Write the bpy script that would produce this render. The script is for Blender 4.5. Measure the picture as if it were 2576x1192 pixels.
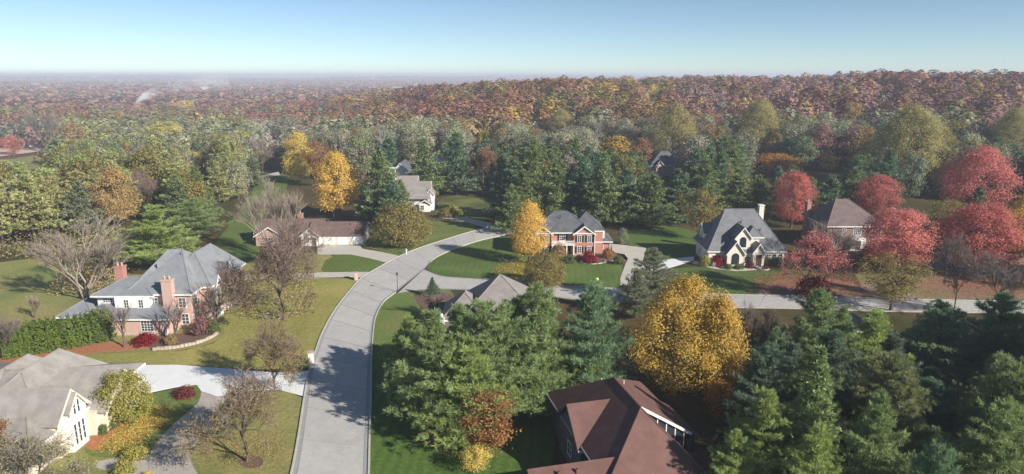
import bpy, bmesh, math, random
import numpy as np
from mathutils import Vector

for _o in list(bpy.data.objects):
    bpy.data.objects.remove(_o)
SC = bpy.context.scene
COL = SC.collection
PI = math.pi

# ------------------------------------------------------------------ camera, sky, sun
CAMZ, PITCH, FPX, CX, CY = 41.0, math.radians(13.4), 1700.0, 1287.5, 596.0
cam_d = bpy.data.cameras.new('camera')
cam_d.sensor_width = 36.0
cam_d.lens = 36.0 * FPX / 2575.0
cam_d.clip_start, cam_d.clip_end = 0.5, 40000.0
cam = bpy.data.objects.new('camera', cam_d)
cam.location = (0, 0, CAMZ)
cam.rotation_euler = (PI / 2 - PITCH, 0, 0)
COL.objects.link(cam)
SC.camera = cam

SUN_EL = math.radians(27.0)
SUN_AZ = (0.80, -0.60)                      # horizontal direction towards the sun
world = bpy.data.worlds.new('World')
SC.world = world
world.use_nodes = True
wn = world.node_tree
for n in list(wn.nodes):
    wn.nodes.remove(n)
w_out = wn.nodes.new('ShaderNodeOutputWorld')
w_bg = wn.nodes.new('ShaderNodeBackground')
w_sky = wn.nodes.new('ShaderNodeTexSky')
w_sky.sky_type = 'NISHITA'
w_sky.sun_disc = False
w_sky.sun_elevation = SUN_EL
w_sky.sun_rotation = math.atan2(SUN_AZ[0], SUN_AZ[1])
w_sky.altitude = 250.0
w_sky.air_density = 0.6
w_sky.dust_density = 0.0
w_sky.ozone_density = 1.2
w_bg.inputs['Strength'].default_value = 0.080
w_mul = wn.nodes.new('ShaderNodeVectorMath')
w_mul.operation = 'MULTIPLY'
w_mul.inputs[1].default_value = (0.93, 1.0, 0.985)      # the clear cool blue of an autumn noon
wn.links.new(w_sky.outputs[0], w_mul.inputs[0])
wn.links.new(w_mul.outputs[0], w_bg.inputs['Color'])
wn.links.new(w_bg.outputs[0], w_out.inputs['Surface'])

sun_d = bpy.data.lights.new('sun', 'SUN')
sun_d.energy = 5.0
sun_d.angle = math.radians(0.55)
sun_d.color = (1.0, 0.93, 0.82)
sun = bpy.data.objects.new('sun', sun_d)
sv = Vector((SUN_AZ[0] * math.cos(SUN_EL), SUN_AZ[1] * math.cos(SUN_EL), math.sin(SUN_EL)))
sun.rotation_euler = sv.to_track_quat('Z', 'Y').to_euler()
sun.location = sv * 300
COL.objects.link(sun)

SC.view_settings.view_transform = 'Standard'
SC.view_settings.look = 'None'
SC.view_settings.exposure = 0.54
SC.view_settings.gamma = 1.0
SC.view_settings.use_curve_mapping = False
cy = SC.cycles
cy.max_bounces = 6
cy.diffuse_bounces = 3
cy.glossy_bounces = 2
cy.transmission_bounces = 3
cy.volume_bounces = 3
cy.use_denoising = True
cy.caustics_reflective = False
cy.caustics_refractive = False

RNG = random.Random(11)
NP = np.random.default_rng(7)

# ------------------------------------------------------------------ terrain and picking points
_ZX = [-9000, 500, 760, 860, 960, 1100, 1300, 1450, 1600, 1750, 2000, 2180, 2400, 2600, 9000]
_ZV = [-13, -13, -11, -3, 4, 11, 15, 19, 18, 20, 21, 25, 23, 22, 22]


def _ss(a, b, v):
    t = np.clip((v - a) / (b - a), 0, 1)
    return t * t * (3 - 2 * t)


def terr(x, y):
    x = np.asarray(x, float)
    y = np.asarray(y, float)
    r = np.hypot(x, y)
    xd = CX + FPX * x / np.maximum(0.973 * np.maximum(y, 1) + 8, 10)
    zp = np.interp(xd, _ZX, _ZV)
    z = zp * _ss(240, 560, r) * (y > 0)
    far = _ss(820, 1900, r)
    z = z * (1 - far) + far * (-13)
    und = 2.2 * np.sin(x / 61 + 1.3) * np.cos(y / 83) + 1.6 * np.sin((x + y) / 37)
    z = z + und * _ss(330, 520, r)
    z = z + _ss(1500, 3000, r) * 6 * np.sin(x / 430 + 0.6) * np.sin(y / 390)
    z = z + _ss(5200, 8200, r) * (25 + 8 * np.sin(x / 900 + 1) + 4 * np.sin(x / 310))
    return z


_cp, _sp = math.cos(PITCH), math.sin(PITCH)


def ray(xd, yd):
    u = (xd - CX) / FPX
    v = (CY - yd) / FPX
    return Vector((u, _cp + v * _sp, -_sp + v * _cp))


def G(xd, yd, z=0.0):
    d = ray(xd, yd)
    t = (z - CAMZ) / d.z
    return (d.x * t, d.y * t)


def Gt(xd, yd, h=0.0):
    """point where the sight line meets the terrain raised by h"""
    z = h
    for _ in range(25):
        d = ray(xd, yd)
        t = (z - CAMZ) / min(d.z, -0.004)
        x, y = d.x * t, d.y * t
        z = 0.5 * z + 0.5 * (float(terr(x, y)) + h)
    return x, y


def proj(x, y, z):
    f = y * _cp - (z - CAMZ) * _sp
    up = y * _sp + (z - CAMZ) * _cp
    return CX + FPX * x / f, CY - FPX * up / f, f


# ------------------------------------------------------------------ materials
def new_mat(name):
    m = bpy.data.materials.new(name)
    m.use_nodes = True
    nt = m.node_tree
    for n in list(nt.nodes):
        nt.nodes.remove(n)
    out = nt.nodes.new('ShaderNodeOutputMaterial')
    return m, nt, out


def N(nt, t, **kw):
    n = nt.nodes.new(t)
    for k, v in kw.items():
        if k.startswith('_'):
            setattr(n, k[1:], v)
        else:
            n.inputs[k.replace('__', ' ')].default_value = v
    return n


def mixrgb(nt, fac, a, b, blend='MIX'):
    m = nt.nodes.new('ShaderNodeMix')
    m.data_type = 'RGBA'
    m.blend_type = blend
    for sock, v in ((m.inputs[0], fac), (m.inputs[6], a), (m.inputs[7], b)):
        if hasattr(v, 'links') or hasattr(v, 'is_linked'):
            nt.links.new(v, sock)
        elif isinstance(v, (int, float)):
            sock.default_value = v
        else:
            sock.default_value = (*v, 1) if len(v) == 3 else v
    return m.outputs[2]


def plain(name, col, rough=0.75, noise=0.0, nscale=3.0, spec=0.3, stretch=None, bump=0.0, metallic=0.0, col2=None):
    m, nt, out = new_mat(name)
    b = N(nt, 'ShaderNodeBsdfPrincipled')
    b.inputs['Roughness'].default_value = rough
    b.inputs['Specular IOR Level'].default_value = spec
    b.inputs['Metallic'].default_value = metallic
    nt.links.new(b.outputs[0], out.inputs[0])
    if noise > 0:
        tc = N(nt, 'ShaderNodeTexCoord')
        mp = N(nt, 'ShaderNodeMapping')
        if stretch:
            mp.inputs['Scale'].default_value = stretch
        nt.links.new(tc.outputs['Object'], mp.inputs['Vector'])
        nz = N(nt, 'ShaderNodeTexNoise', Scale=nscale, Detail=5.0, Roughness=0.65)
        nt.links.new(mp.outputs[0], nz.inputs['Vector'])
        mr = N(nt, 'ShaderNodeMapRange')
        mr.inputs['From Min'].default_value = 0.3
        mr.inputs['From Max'].default_value = 0.7
        nt.links.new(nz.outputs['Fac'], mr.inputs['Value'])
        lo = [max(c * (1 - noise), 0) for c in col]
        hi = col2 or [min(c * (1 + noise), 1) for c in col]
        c = mixrgb(nt, mr.outputs[0], lo, hi)
        nt.links.new(c, b.inputs['Base Color'])
        if bump:
            bp = N(nt, 'ShaderNodeBump', Strength=bump, Distance=0.05)
            nt.links.new(nz.outputs['Fac'], bp.inputs['Height'])
            nt.links.new(bp.outputs[0], b.inputs['Normal'])
    else:
        b.inputs['Base Color'].default_value = (*col, 1)
    return m


def shingle_mat(name, col, col2, row=0.16):
    m, nt, out = new_mat(name)
    b = N(nt, 'ShaderNodeBsdfPrincipled')
    b.inputs['Roughness'].default_value = 0.8
    b.inputs['Specular IOR Level'].default_value = 0.25
    nt.links.new(b.outputs[0], out.inputs[0])
    tc = N(nt, 'ShaderNodeTexCoord')
    n1 = N(nt, 'ShaderNodeTexNoise', Scale=0.7, Detail=4.0, Roughness=0.6)
    nt.links.new(tc.outputs['Object'], n1.inputs['Vector'])
    mp = N(nt, 'ShaderNodeMapping')
    mp.inputs['Scale'].default_value = (1.3, 1.3, 4.5)
    nt.links.new(tc.outputs['Object'], mp.inputs['Vector'])
    n2 = N(nt, 'ShaderNodeTexNoise', Scale=1.6, Detail=3.0, Roughness=0.7)
    nt.links.new(mp.outputs[0], n2.inputs['Vector'])
    m0 = N(nt, 'ShaderNodeMapRange')
    m0.inputs['From Min'].default_value = 0.36
    m0.inputs['From Max'].default_value = 0.64
    nt.links.new(n1.outputs['Fac'], m0.inputs['Value'])
    c = mixrgb(nt, m0.outputs[0], [v * .95 for v in col], [v * 1.0 for v in col2])
    mr = N(nt, 'ShaderNodeMapRange')
    mr.inputs['From Min'].default_value = 0.3
    mr.inputs['From Max'].default_value = 0.7
    mr.inputs['To Min'].default_value = 0.78
    mr.inputs['To Max'].default_value = 0.85
    nt.links.new(n2.outputs['Fac'], mr.inputs['Value'])
    c2 = mixrgb(nt, 1.0, c, mr.outputs[0], 'MULTIPLY')
    nt.links.new(c2, b.inputs['Base Color'])
    wv = N(nt, 'ShaderNodeTexWave', Scale=1.6)
    wv.bands_direction = 'Z'
    wv.wave_profile = 'SAW'
    nt.links.new(tc.outputs['Object'], wv.inputs['Vector'])
    bp = N(nt, 'ShaderNodeBump', Strength=0.25, Distance=0.03)
    nt.links.new(wv.outputs['Fac'], bp.inputs['Height'])
    nt.links.new(bp.outputs[0], b.inputs['Normal'])
    return m


def brick_mat(name, c1, c2, mortar, pale=None):
    m, nt, out = new_mat(name)
    b = N(nt, 'ShaderNodeBsdfPrincipled')
    b.inputs['Roughness'].default_value = 0.85
    b.inputs['Specular IOR Level'].default_value = 0.2
    nt.links.new(b.outputs[0], out.inputs[0])
    geo = N(nt, 'ShaderNodeNewGeometry')
    tc = N(nt, 'ShaderNodeTexCoord')
    # wall coordinates: run along the wall, height
    sep = N(nt, 'ShaderNodeSeparateXYZ')
    nt.links.new(tc.outputs['Object'], sep.inputs[0])
    add = N(nt, 'ShaderNodeMath')
    add.operation = 'ADD'
    nt.links.new(sep.outputs[0], add.inputs[0])
    nt.links.new(sep.outputs[1], add.inputs[1])
    cmb = N(nt, 'ShaderNodeCombineXYZ')
    nt.links.new(add.outputs[0], cmb.inputs[0])
    nt.links.new(sep.outputs[2], cmb.inputs[1])
    br = N(nt, 'ShaderNodeTexBrick', Scale=1.0)
    br.inputs['Brick Width'].default_value = 0.24
    br.inputs['Row Height'].default_value = 0.08
    br.inputs['Mortar Size'].default_value = 0.012
    br.inputs['Color1'].default_value = (*c1, 1)
    br.inputs['Color2'].default_value = (*c2, 1)
    br.inputs['Mortar'].default_value = (*mortar, 1)
    nt.links.new(cmb.outputs[0], br.inputs['Vector'])
    nz = N(nt, 'ShaderNodeTexNoise', Scale=1.3, Detail=5.0, Roughness=0.7)
    nt.links.new(tc.outputs['Object'], nz.inputs['Vector'])
    mr = N(nt, 'ShaderNodeMapRange')
    mr.inputs['From Min'].default_value = 0.35
    mr.inputs['From Max'].default_value = 0.7
    nt.links.new(nz.outputs['Fac'], mr.inputs['Value'])
    c = mixrgb(nt, mr.outputs[0], br.outputs['Color'], pale or [min(1, v * 1.35) for v in c1])
    nt.links.new(mixrgb(nt, 0.45, br.outputs['Color'], c), b.inputs['Base Color'])
    return m


def grass_mat():
    """lawn grass; the lawn's own two colours come from the object, mowing lines run along its y axis"""
    m, nt, out = new_mat('grass')
    b = N(nt, 'ShaderNodeBsdfPrincipled')
    b.inputs['Roughness'].default_value = 0.9
    b.inputs['Specular IOR Level'].default_value = 0.1
    nt.links.new(b.outputs[0], out.inputs[0])
    oi = N(nt, 'ShaderNodeObjectInfo')
    a2 = N(nt, 'ShaderNodeAttribute', _attribute_type='OBJECT', _attribute_name='tint2')
    ms = N(nt, 'ShaderNodeAttribute', _attribute_type='OBJECT', _attribute_name='mow')
    tc = N(nt, 'ShaderNodeTexCoord')
    big = N(nt, 'ShaderNodeTexNoise', Scale=0.09, Detail=5.0, Roughness=0.6)
    nt.links.new(tc.outputs['Object'], big.inputs['Vector'])
    mr = N(nt, 'ShaderNodeMapRange')
    mr.inputs['From Min'].default_value = 0.38
    mr.inputs['From Max'].default_value = 0.66
    nt.links.new(big.outputs['Fac'], mr.inputs['Value'])
    c = mixrgb(nt, mr.outputs[0], oi.outputs['Color'], a2.outputs['Color'])
    fine = N(nt, 'ShaderNodeTexNoise', Scale=1.9, Detail=6.0, Roughness=0.75)
    nt.links.new(tc.outputs['Object'], fine.inputs['Vector'])
    mf = N(nt, 'ShaderNodeMapRange')
    mf.inputs['From Min'].default_value = 0.25
    mf.inputs['From Max'].default_value = 0.75
    mf.inputs['To Min'].default_value = 0.6
    mf.inputs['To Max'].default_value = 1.4
    nt.links.new(fine.outputs['Fac'], mf.inputs['Value'])
    c = mixrgb(nt, 1.0, c, mf.outputs[0], 'MULTIPLY')
    mp = N(nt, 'ShaderNodeMapping')
    mp.inputs['Rotation'].default_value = (0, 0, 0.05)
    nt.links.new(tc.outputs['Object'], mp.inputs['Vector'])
    wv = N(nt, 'ShaderNodeTexWave', Scale=0.24, Distortion=1.6, Detail=2.0)
    wv.inputs['Detail Scale'].default_value = 0.6
    wv.bands_direction = 'X'
    nt.links.new(mp.outputs[0], wv.inputs['Vector'])
    mw = N(nt, 'ShaderNodeMapRange')
    mw.inputs['To Min'].default_value = 0.82
    mw.inputs['To Max'].default_value = 1.2
    nt.links.new(wv.outputs['Fac'], mw.inputs['Value'])
    cm = mixrgb(nt, 1.0, c, mw.outputs[0], 'MULTIPLY')
    c = mixrgb(nt, ms.outputs['Fac'], c, cm)
    nt.links.new(c, b.inputs['Base Color'])
    bp = N(nt, 'ShaderNodeBump', Strength=0.6, Distance=0.12)
    nt.links.new(fine.outputs['Fac'], bp.inputs['Height'])
    nt.links.new(bp.outputs[0], b.inputs['Normal'])
    return m


def ground_mat():
    m, nt, out = new_mat('woodland_floor')
    b = N(nt, 'ShaderNodeBsdfPrincipled')
    b.inputs['Roughness'].default_value = 0.95
    b.inputs['Specular IOR Level'].default_value = 0.05
    nt.links.new(b.outputs[0], out.inputs[0])
    tc = N(nt, 'ShaderNodeTexCoord')
    n1 = N(nt, 'ShaderNodeTexNoise', Scale=0.05, Detail=7.0, Roughness=0.65)
    n2 = N(nt, 'ShaderNodeTexNoise', Scale=0.9, Detail=5.0, Roughness=0.7)
    n3 = N(nt, 'ShaderNodeTexNoise', Scale=0.012, Detail=9.0, Roughness=0.72)
    for n in (n1, n2, n3):
        nt.links.new(tc.outputs['Object'], n.inputs['Vector'])
    r1 = N(nt, 'ShaderNodeValToRGB')
    r1.color_ramp.elements[0].position = 0.36
    r1.color_ramp.elements[0].color = (0.055, 0.062, 0.022, 1)
    r1.color_ramp.elements[1].position = 0.66
    r1.color_ramp.elements[1].color = (0.13, 0.085, 0.05, 1)
    nt.links.new(n1.outputs['Fac'], r1.inputs['Fac'])
    # far woodland: rust, mauve and olive crowns too small to tell apart
    r2 = N(nt, 'ShaderNodeValToRGB')
    e = r2.color_ramp.elements
    e[0].position, e[0].color = 0.33, (0.10, 0.045, 0.035, 1)
    e[1].position, e[1].color = 0.68, (0.09, 0.085, 0.05, 1)
    e2 = e.new(0.5)
    e2.color = (0.20, 0.085, 0.05, 1)
    nt.links.new(n3.outputs['Fac'], r2.inputs['Fac'])
    sep = N(nt, 'ShaderNodeSeparateXYZ')
    nt.links.new(tc.outputs['Object'], sep.inputs[0])
    mr = N(nt, 'ShaderNodeMapRange')
    mr.inputs['From Min'].default_value = 330
    mr.inputs['From Max'].default_value = 520
    nt.links.new(sep.outputs[1], mr.inputs['Value'])
    c = mixrgb(nt, mr.outputs[0], r1.outputs[0], r2.outputs[0])
    mf = N(nt, 'ShaderNodeMapRange')
    mf.inputs['From Min'].default_value = 0.25
    mf.inputs['From Max'].default_value = 0.75
    mf.inputs['To Min'].default_value = 0.65
    mf.inputs['To Max'].default_value = 1.35
    nt.links.new(n2.outputs['Fac'], mf.inputs['Value'])
    c = mixrgb(nt, 1.0, c, mf.outputs[0], 'MULTIPLY')
    nt.links.new(c, b.inputs['Base Color'])
    bp = N(nt, 'ShaderNodeBump', Strength=0.5, Distance=0.15)
    nt.links.new(n2.outputs['Fac'], bp.inputs['Height'])
    nt.links.new(bp.outputs[0], b.inputs['Normal'])
    return m


def foliage_mat(name='foliage', from_mesh=False, trans=0.3, gloss=0.0):
    m, nt, out = new_mat(name)
    if from_mesh:
        a1 = N(nt, 'ShaderNodeAttribute', _attribute_type='GEOMETRY', _attribute_name='tint')
        base = a1.outputs['Color']
    else:
        oi = N(nt, 'ShaderNodeObjectInfo')
        a2 = N(nt, 'ShaderNodeAttribute', _attribute_type='OBJECT', _attribute_name='tint2')
        av = N(nt, 'ShaderNodeAttribute', _attribute_type='GEOMETRY', _attribute_name='var')
        base = mixrgb(nt, av.outputs['Fac'], oi.outputs['Color'], a2.outputs['Color'])
    av2 = N(nt, 'ShaderNodeAttribute', _attribute_type='GEOMETRY', _attribute_name='leafvar')
    mf = N(nt, 'ShaderNodeMapRange')
    mf.inputs['To Min'].default_value = 0.74
    mf.inputs['To Max'].default_value = 1.26
    nt.links.new(av2.outputs['Fac'], mf.inputs['Value'])
    c = mixrgb(nt, 1.0, base, mf.outputs[0], 'MULTIPLY')
    d = N(nt, 'ShaderNodeBsdfDiffuse')
    t = N(nt, 'ShaderNodeBsdfTranslucent')
    nt.links.new(c, d.inputs['Color'])
    nt.links.new(c, t.inputs['Color'])
    mx = N(nt, 'ShaderNodeMixShader')
    mx.inputs[0].default_value = trans
    nt.links.new(d.outputs[0], mx.inputs[1])
    nt.links.new(t.outputs[0], mx.inputs[2])
    g = N(nt, 'ShaderNodeBsdfGlossy', Roughness=0.6)
    g.inputs['Color'].default_value = (.9, .92, .9, 1)
    mg = N(nt, 'ShaderNodeMixShader')
    mg.inputs[0].default_value = gloss
    nt.links.new(mx.outputs[0], mg.inputs[1])
    nt.links.new(g.outputs[0], mg.inputs[2])
    nt.links.new(mg.outputs[0], out.inputs[0])
    return m


def twig_mat():
    m, nt, out = new_mat('twig')
    d = N(nt, 'ShaderNodeBsdfDiffuse')
    a = N(nt, 'ShaderNodeAttribute', _attribute_type='OBJECT', _attribute_name='twig')
    nt.links.new(a.outputs['Color'], d.inputs['Color'])
    nt.links.new(d.outputs[0], out.inputs[0])
    return m


M = {}
M['grass'] = grass_mat()
M['ground'] = ground_mat()
M['leaf'] = foliage_mat('foliage', trans=0.36)
M['needle'] = foliage_mat('needles', trans=0.36, gloss=.022)
M['mass'] = foliage_mat('far_foliage', from_mesh=True, trans=0.2)
M['twig'] = twig_mat()
M['bark'] = plain('bark', (0.13, 0.10, 0.08), 0.9, 0.4, 4.0, stretch=(1, 1, 0.2))
M['concrete'] = plain('road_concrete', (0.44, 0.43, 0.425), 0.85, 0.07, 0.5, bump=0.05)
M['kerb'] = plain('kerb_concrete', (0.52, 0.49, 0.42), 0.85, 0.15, 2.0)
M['gutter'] = plain('gutter_concrete', (0.34, 0.34, 0.35), 0.85, 0.12, 2.0)
M['drive_white'] = plain('white_concrete', (0.78, 0.79, 0.80), 0.8, 0.05, 0.6)
M['drive_tan'] = plain('tan_concrete', (0.52, 0.49, 0.43), 0.85, 0.10, 0.6)
M['drive_grey'] = plain('aggregate_concrete', (0.42, 0.38, 0.34), 0.85, 0.12, 0.8)
M['asphalt'] = plain('driveway_asphalt', (0.16, 0.155, 0.16), 0.9, 0.15, 0.8)
M['mulch'] = plain('mulch', (0.16, 0.095, 0.075), 0.95, 0.4, 6.0, bump=0.4)
M['mulch_orange'] = plain('orange_mulch', (0.38, 0.16, 0.08), 0.95, 0.3, 3.0, bump=0.3)
M['soil'] = plain('bare_soil', (0.58, 0.43, 0.34), 0.95, 0.12, 0.3)
M['stone'] = plain('stone', (0.48, 0.40, 0.34), 0.9, 0.3, 5.0, bump=0.3)
M['roof_grey'] = shingle_mat('grey_slate', (0.27, 0.285, 0.31), (0.315, 0.33, 0.355))
M['roof_dark'] = shingle_mat('charcoal_shingle', (0.125, 0.13, 0.15), (0.165, 0.17, 0.19))
M['roof_mid'] = shingle_mat('slate_grey_shingle', (0.205, 0.21, 0.23), (0.25, 0.255, 0.275))
M['roof_tan'] = shingle_mat('weathered_shake', (0.34, 0.315, 0.29), (0.42, 0.39, 0.365))
M['roof_brown'] = shingle_mat('brown_shingle', (0.175, 0.092, 0.080), (0.21, 0.114, 0.100))
M['roof_taupe'] = shingle_mat('taupe_shingle', (0.30, 0.27, 0.255), (0.37, 0.335, 0.315))
M['roof_ranch'] = shingle_mat('mauve_brown_shingle', (0.20, 0.13, 0.115), (0.245, 0.165, 0.145))
M['roof_hip'] = shingle_mat('dusty_brown_shingle', (0.20, 0.15, 0.14), (0.24, 0.185, 0.17))
M['brick_pink'] = brick_mat('pink_brick', (0.50, 0.30, 0.25), (0.56, 0.36, 0.30), (0.55, 0.45, 0.40), (0.66, 0.46, 0.40))
M['brick_red'] = brick_mat('red_brick', (0.42, 0.16, 0.115), (0.48, 0.20, 0.15), (0.46, 0.34, 0.30), (0.52, 0.24, 0.18))
M['brick_dark'] = brick_mat('dark_brick', (0.17, 0.085, 0.075), (0.30, 0.17, 0.15), (0.30, 0.22, 0.20), (0.32, 0.205, 0.18))
M['brick_cream'] = plain('painted_cream_brick', (0.74, 0.69, 0.60), 0.8, 0.07, 2.5, bump=0.15)
M['cream'] = plain('cream_render', (0.74, 0.65, 0.53), 0.85, 0.05, 1.5)
M['white'] = plain('white_paint', (0.80, 0.80, 0.78), 0.6)
M['pinkwhite'] = plain('pale_siding', (0.72, 0.64, 0.60), 0.7, 0.05, 2.0)
M['greyside'] = plain('dark_grey_siding', (0.13, 0.13, 0.14), 0.8, 0.12, 2.0, stretch=(0.3, 0.3, 5))
M['black'] = plain('black_paint', (0.02, 0.02, 0.025), 0.5)
M['iron'] = plain('dark_iron', (0.05, 0.05, 0.055), 0.5, metallic=0.4)
M['wood'] = plain('dark_wood', (0.10, 0.055, 0.04), 0.7, 0.3, 3.0)
M['yellow'] = plain('yellow_paint', (0.80, 0.72, 0.10), 0.5)
M['glass'] = plain('window_glass', (0.035, 0.045, 0.06), 0.12, spec=0.6)
M['joint'] = plain('road_joint', (0.10, 0.10, 0.10), 0.9)


# ------------------------------------------------------------------ mesh building
class Buf:
    def __init__(s):
        s.v, s.q, s.t, s.qm, s.tm, s.var, s.lv, s.n = [], [], [], [], [], [], [], 0
        s.tint = []

    def add(s, v, quads=None, tris=None, mat=0, var=0.0, lv=0.5, tint=None):
        v = np.asarray(v, float).reshape(-1, 3)
        k = len(v)
        s.v.append(v)
        s.var.append(np.broadcast_to(np.asarray(var, float), (k,)))
        s.lv.append(np.broadcast_to(np.asarray(lv, float), (k,)))
        if tint is not None:
            s.tint.append(np.broadcast_to(np.asarray(tint, float), (k, 3)))
        if quads is not None and len(quads):
            q = np.asarray(quads, int).reshape(-1, 4) + s.n
            s.q.append(q)
            s.qm.append(np.full(len(q), mat))
        if tris is not None and len(tris):
            t = np.asarray(tris, int).reshape(-1, 3) + s.n
            s.t.append(t)
            s.tm.append(np.full(len(t), mat))
        s.n += k

    def box(s, x0, x1, y0, y1, z0, z1, mat=0):
        v = [(x, y, z) for z in (z0, z1) for x, y in ((x0, y0), (x1, y0), (x1, y1), (x0, y1))]
        s.add(v, [(3, 2, 1, 0), (4, 5, 6, 7), (0, 1, 5, 4), (1, 2, 6, 5), (2, 3, 7, 6), (3, 0, 4, 7)], mat=mat)

    def prism(s, poly, z0, z1, mat=0):
        """polygon (list of x, y; counter-clockwise) raised from z0 to z1, as triangles"""
        k = len(poly)
        from mathutils.geometry import tessellate_polygon
        tri = tessellate_polygon([[Vector((p[0], p[1], 0)) for p in poly]])
        v = [(p[0], p[1], z0) for p in poly] + [(p[0], p[1], z1) for p in poly]
        area = sum(poly[i][0] * poly[(i + 1) % k][1] - poly[(i + 1) % k][0] * poly[i][1] for i in range(k))
        tt = []
        for a, b_, c in tri:
            ar = (poly[b_][0] - poly[a][0]) * (poly[c][1] - poly[a][1]) - (poly[c][0] - poly[a][0]) * (poly[b_][1] - poly[a][1])
            if ar < 0:
                b_, c = c, b_
            tt.append((a + k, b_ + k, c + k))
        qs = [(i, (i + 1) % k, (i + 1) % k + k, i + k) for i in range(k)]
        if area < 0:
            qs = [q[::-1] for q in qs]
        s.add(v, qs, tt, mat=mat)

    def tube(s, pts, rad, sides=5, mat=0):
        pts = np.asarray(pts, float)
        k = len(pts)
        d = np.gradient(pts, axis=0)
        d /= np.maximum(np.linalg.norm(d, axis=1, keepdims=True), 1e-9)
        ref = np.where(np.abs(d[:, 2:3]) < 0.9, np.array([[0, 0, 1.0]]), np.array([[1.0, 0, 0]]))
        a = np.cross(d, ref)
        a /= np.maximum(np.linalg.norm(a, axis=1, keepdims=True), 1e-9)
        b = np.cross(d, a)
        an = np.arange(sides) * 2 * PI / sides
        rad = np.broadcast_to(np.asarray(rad, float), (k,))
        v = pts[:, None, :] + rad[:, None, None] * (np.cos(an)[None, :, None] * a[:, None, :] + np.sin(an)[None, :, None] * b[:, None, :])
        qs = []
        for i in range(k - 1):
            for j in range(sides):
                j2 = (j + 1) % sides
                qs.append((i * sides + j, i * sides + j2, (i + 1) * sides + j2, (i + 1) * sides + j))
        s.add(v.reshape(-1, 3), qs, mat=mat)

    def mesh(s, name, mats, smooth=False):
        me = bpy.data.meshes.new(name)
        v = np.concatenate(s.v) if s.v else np.zeros((0, 3))
        q = np.concatenate(s.q) if s.q else np.zeros((0, 4), int)
        t = np.concatenate(s.t) if s.t else np.zeros((0, 3), int)
        me.vertices.add(len(v))
        me.vertices.foreach_set('co', v.ravel().astype(np.float32))
        nl = q.size + t.size
        me.loops.add(nl)
        me.loops.foreach_set('vertex_index', np.concatenate([q.ravel(), t.ravel()]).astype(np.int32))
        npol = len(q) + len(t)
        me.polygons.add(npol)
        st = np.concatenate([np.arange(len(q)) * 4, q.size + np.arange(len(t)) * 3])
        me.polygons.foreach_set('loop_start', st.astype(np.int32))
        mi = np.concatenate([np.concatenate(s.qm) if s.qm else np.zeros(0), np.concatenate(s.tm) if s.tm else np.zeros(0)])
        me.polygons.foreach_set('material_index', mi.astype(np.int32))
        me.polygons.foreach_set('use_smooth', np.full(npol, smooth))
        for m in mats:
            me.materials.append(m)
        if s.var and len(mats):
            for nm, dat in (('var', s.var), ('leafvar', s.lv)):
                at = me.attributes.new(nm, 'FLOAT', 'POINT')
                at.data.foreach_set('value', np.concatenate(dat).astype(np.float32))
        if s.tint:
            at = me.attributes.new('tint', 'FLOAT_COLOR', 'POINT')
            c = np.concatenate(s.tint)
            at.data.foreach_set('color', np.concatenate([c, np.ones((len(c), 1))], 1).ravel().astype(np.float32))
        me.update(calc_edges=True)
        me.validate()
        return me


def link(name, me, parent=None, loc=(0, 0, 0)):
    o = bpy.data.objects.new(name, me)
    o.location = loc
    if parent is not None:
        o.parent = parent
    COL.objects.link(o)
    return o


def obj(name, buf, mats, parent=None, loc=(0, 0, 0), smooth=False):
    if not isinstance(mats, (list, tuple)):
        mats = [mats]
    return link(name, buf.mesh(name, mats, smooth), parent, loc)


def thing(name, label, cat, loc=(0, 0, 0), rz=0.0, group=None):
    o = bpy.data.objects.new(name, None)
    o.empty_display_size = 0.5
    o.location = loc
    o.rotation_euler = (0, 0, rz)
    COL.objects.link(o)
    tag(o, label, cat, group)
    return o


def tag(o, label, cat, group=None, kind=None):
    o['label'] = label
    o['category'] = cat
    if group:
        o['group'] = group
    if kind:
        o['kind'] = kind
    return o


def catmull(pts, n=8):
    P = [np.array(p, float) for p in pts]
    P = [2 * P[0] - P[1]] + P + [2 * P[-1] - P[-2]]
    out = []
    for i in range(1, len(P) - 2):
        for k in range(n):
            t = k / n
            a, b, c, d = P[i - 1], P[i], P[i + 1], P[i + 2]
            out.append(0.5 * ((2 * b) + (c - a) * t + (2 * a - 5 * b + 4 * c - d) * t * t + (3 * b - a - 3 * c + d) * t ** 3))
    out.append(P[-2])
    return np.array(out)


def resample(p, n):
    p = np.asarray(p, float)
    s = np.concatenate([[0], np.cumsum(np.linalg.norm(np.diff(p, axis=0), axis=1))])
    u = np.linspace(0, s[-1], n)
    return np.stack([np.interp(u, s, p[:, k]) for k in range(p.shape[1])], 1)


def inside(poly, x, y):
    c = False
    n = len(poly)
    j = n - 1
    for i in range(n):
        xi, yi = poly[i]
        xj, yj = poly[j]
        if (yi > y) != (yj > y) and x < (xj - xi) * (y - yi) / (yj - yi) + xi:
            c = not c
        j = i
    return c


# ------------------------------------------------------------------ ground and hills
def build_ground():
    def axis(pos):
        return np.array(pos, float)
    xs = np.concatenate([-np.geomspace(420, 11500, 34)[::-1], np.arange(-400, 401, 20), np.geomspace(420, 11500, 34)])
    ys = np.concatenate([np.arange(-300, 200, 50), np.arange(200, 900, 16), np.geomspace(900, 10500, 60)])
    X, Y = np.meshgrid(xs, ys)
    Z = terr(X, Y)
    b = Buf()
    nx, ny = len(xs), len(ys)
    idx = np.arange(nx * ny).reshape(ny, nx)
    q = np.stack([idx[:-1, :-1], idx[:-1, 1:], idx[1:, 1:], idx[1:, :-1]], -1).reshape(-1, 4)
    b.add(np.stack([X, Y, Z], -1), q)
    o = obj('ground', b, M['ground'], smooth=True)
    o['kind'] = 'structure'


build_ground()


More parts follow.
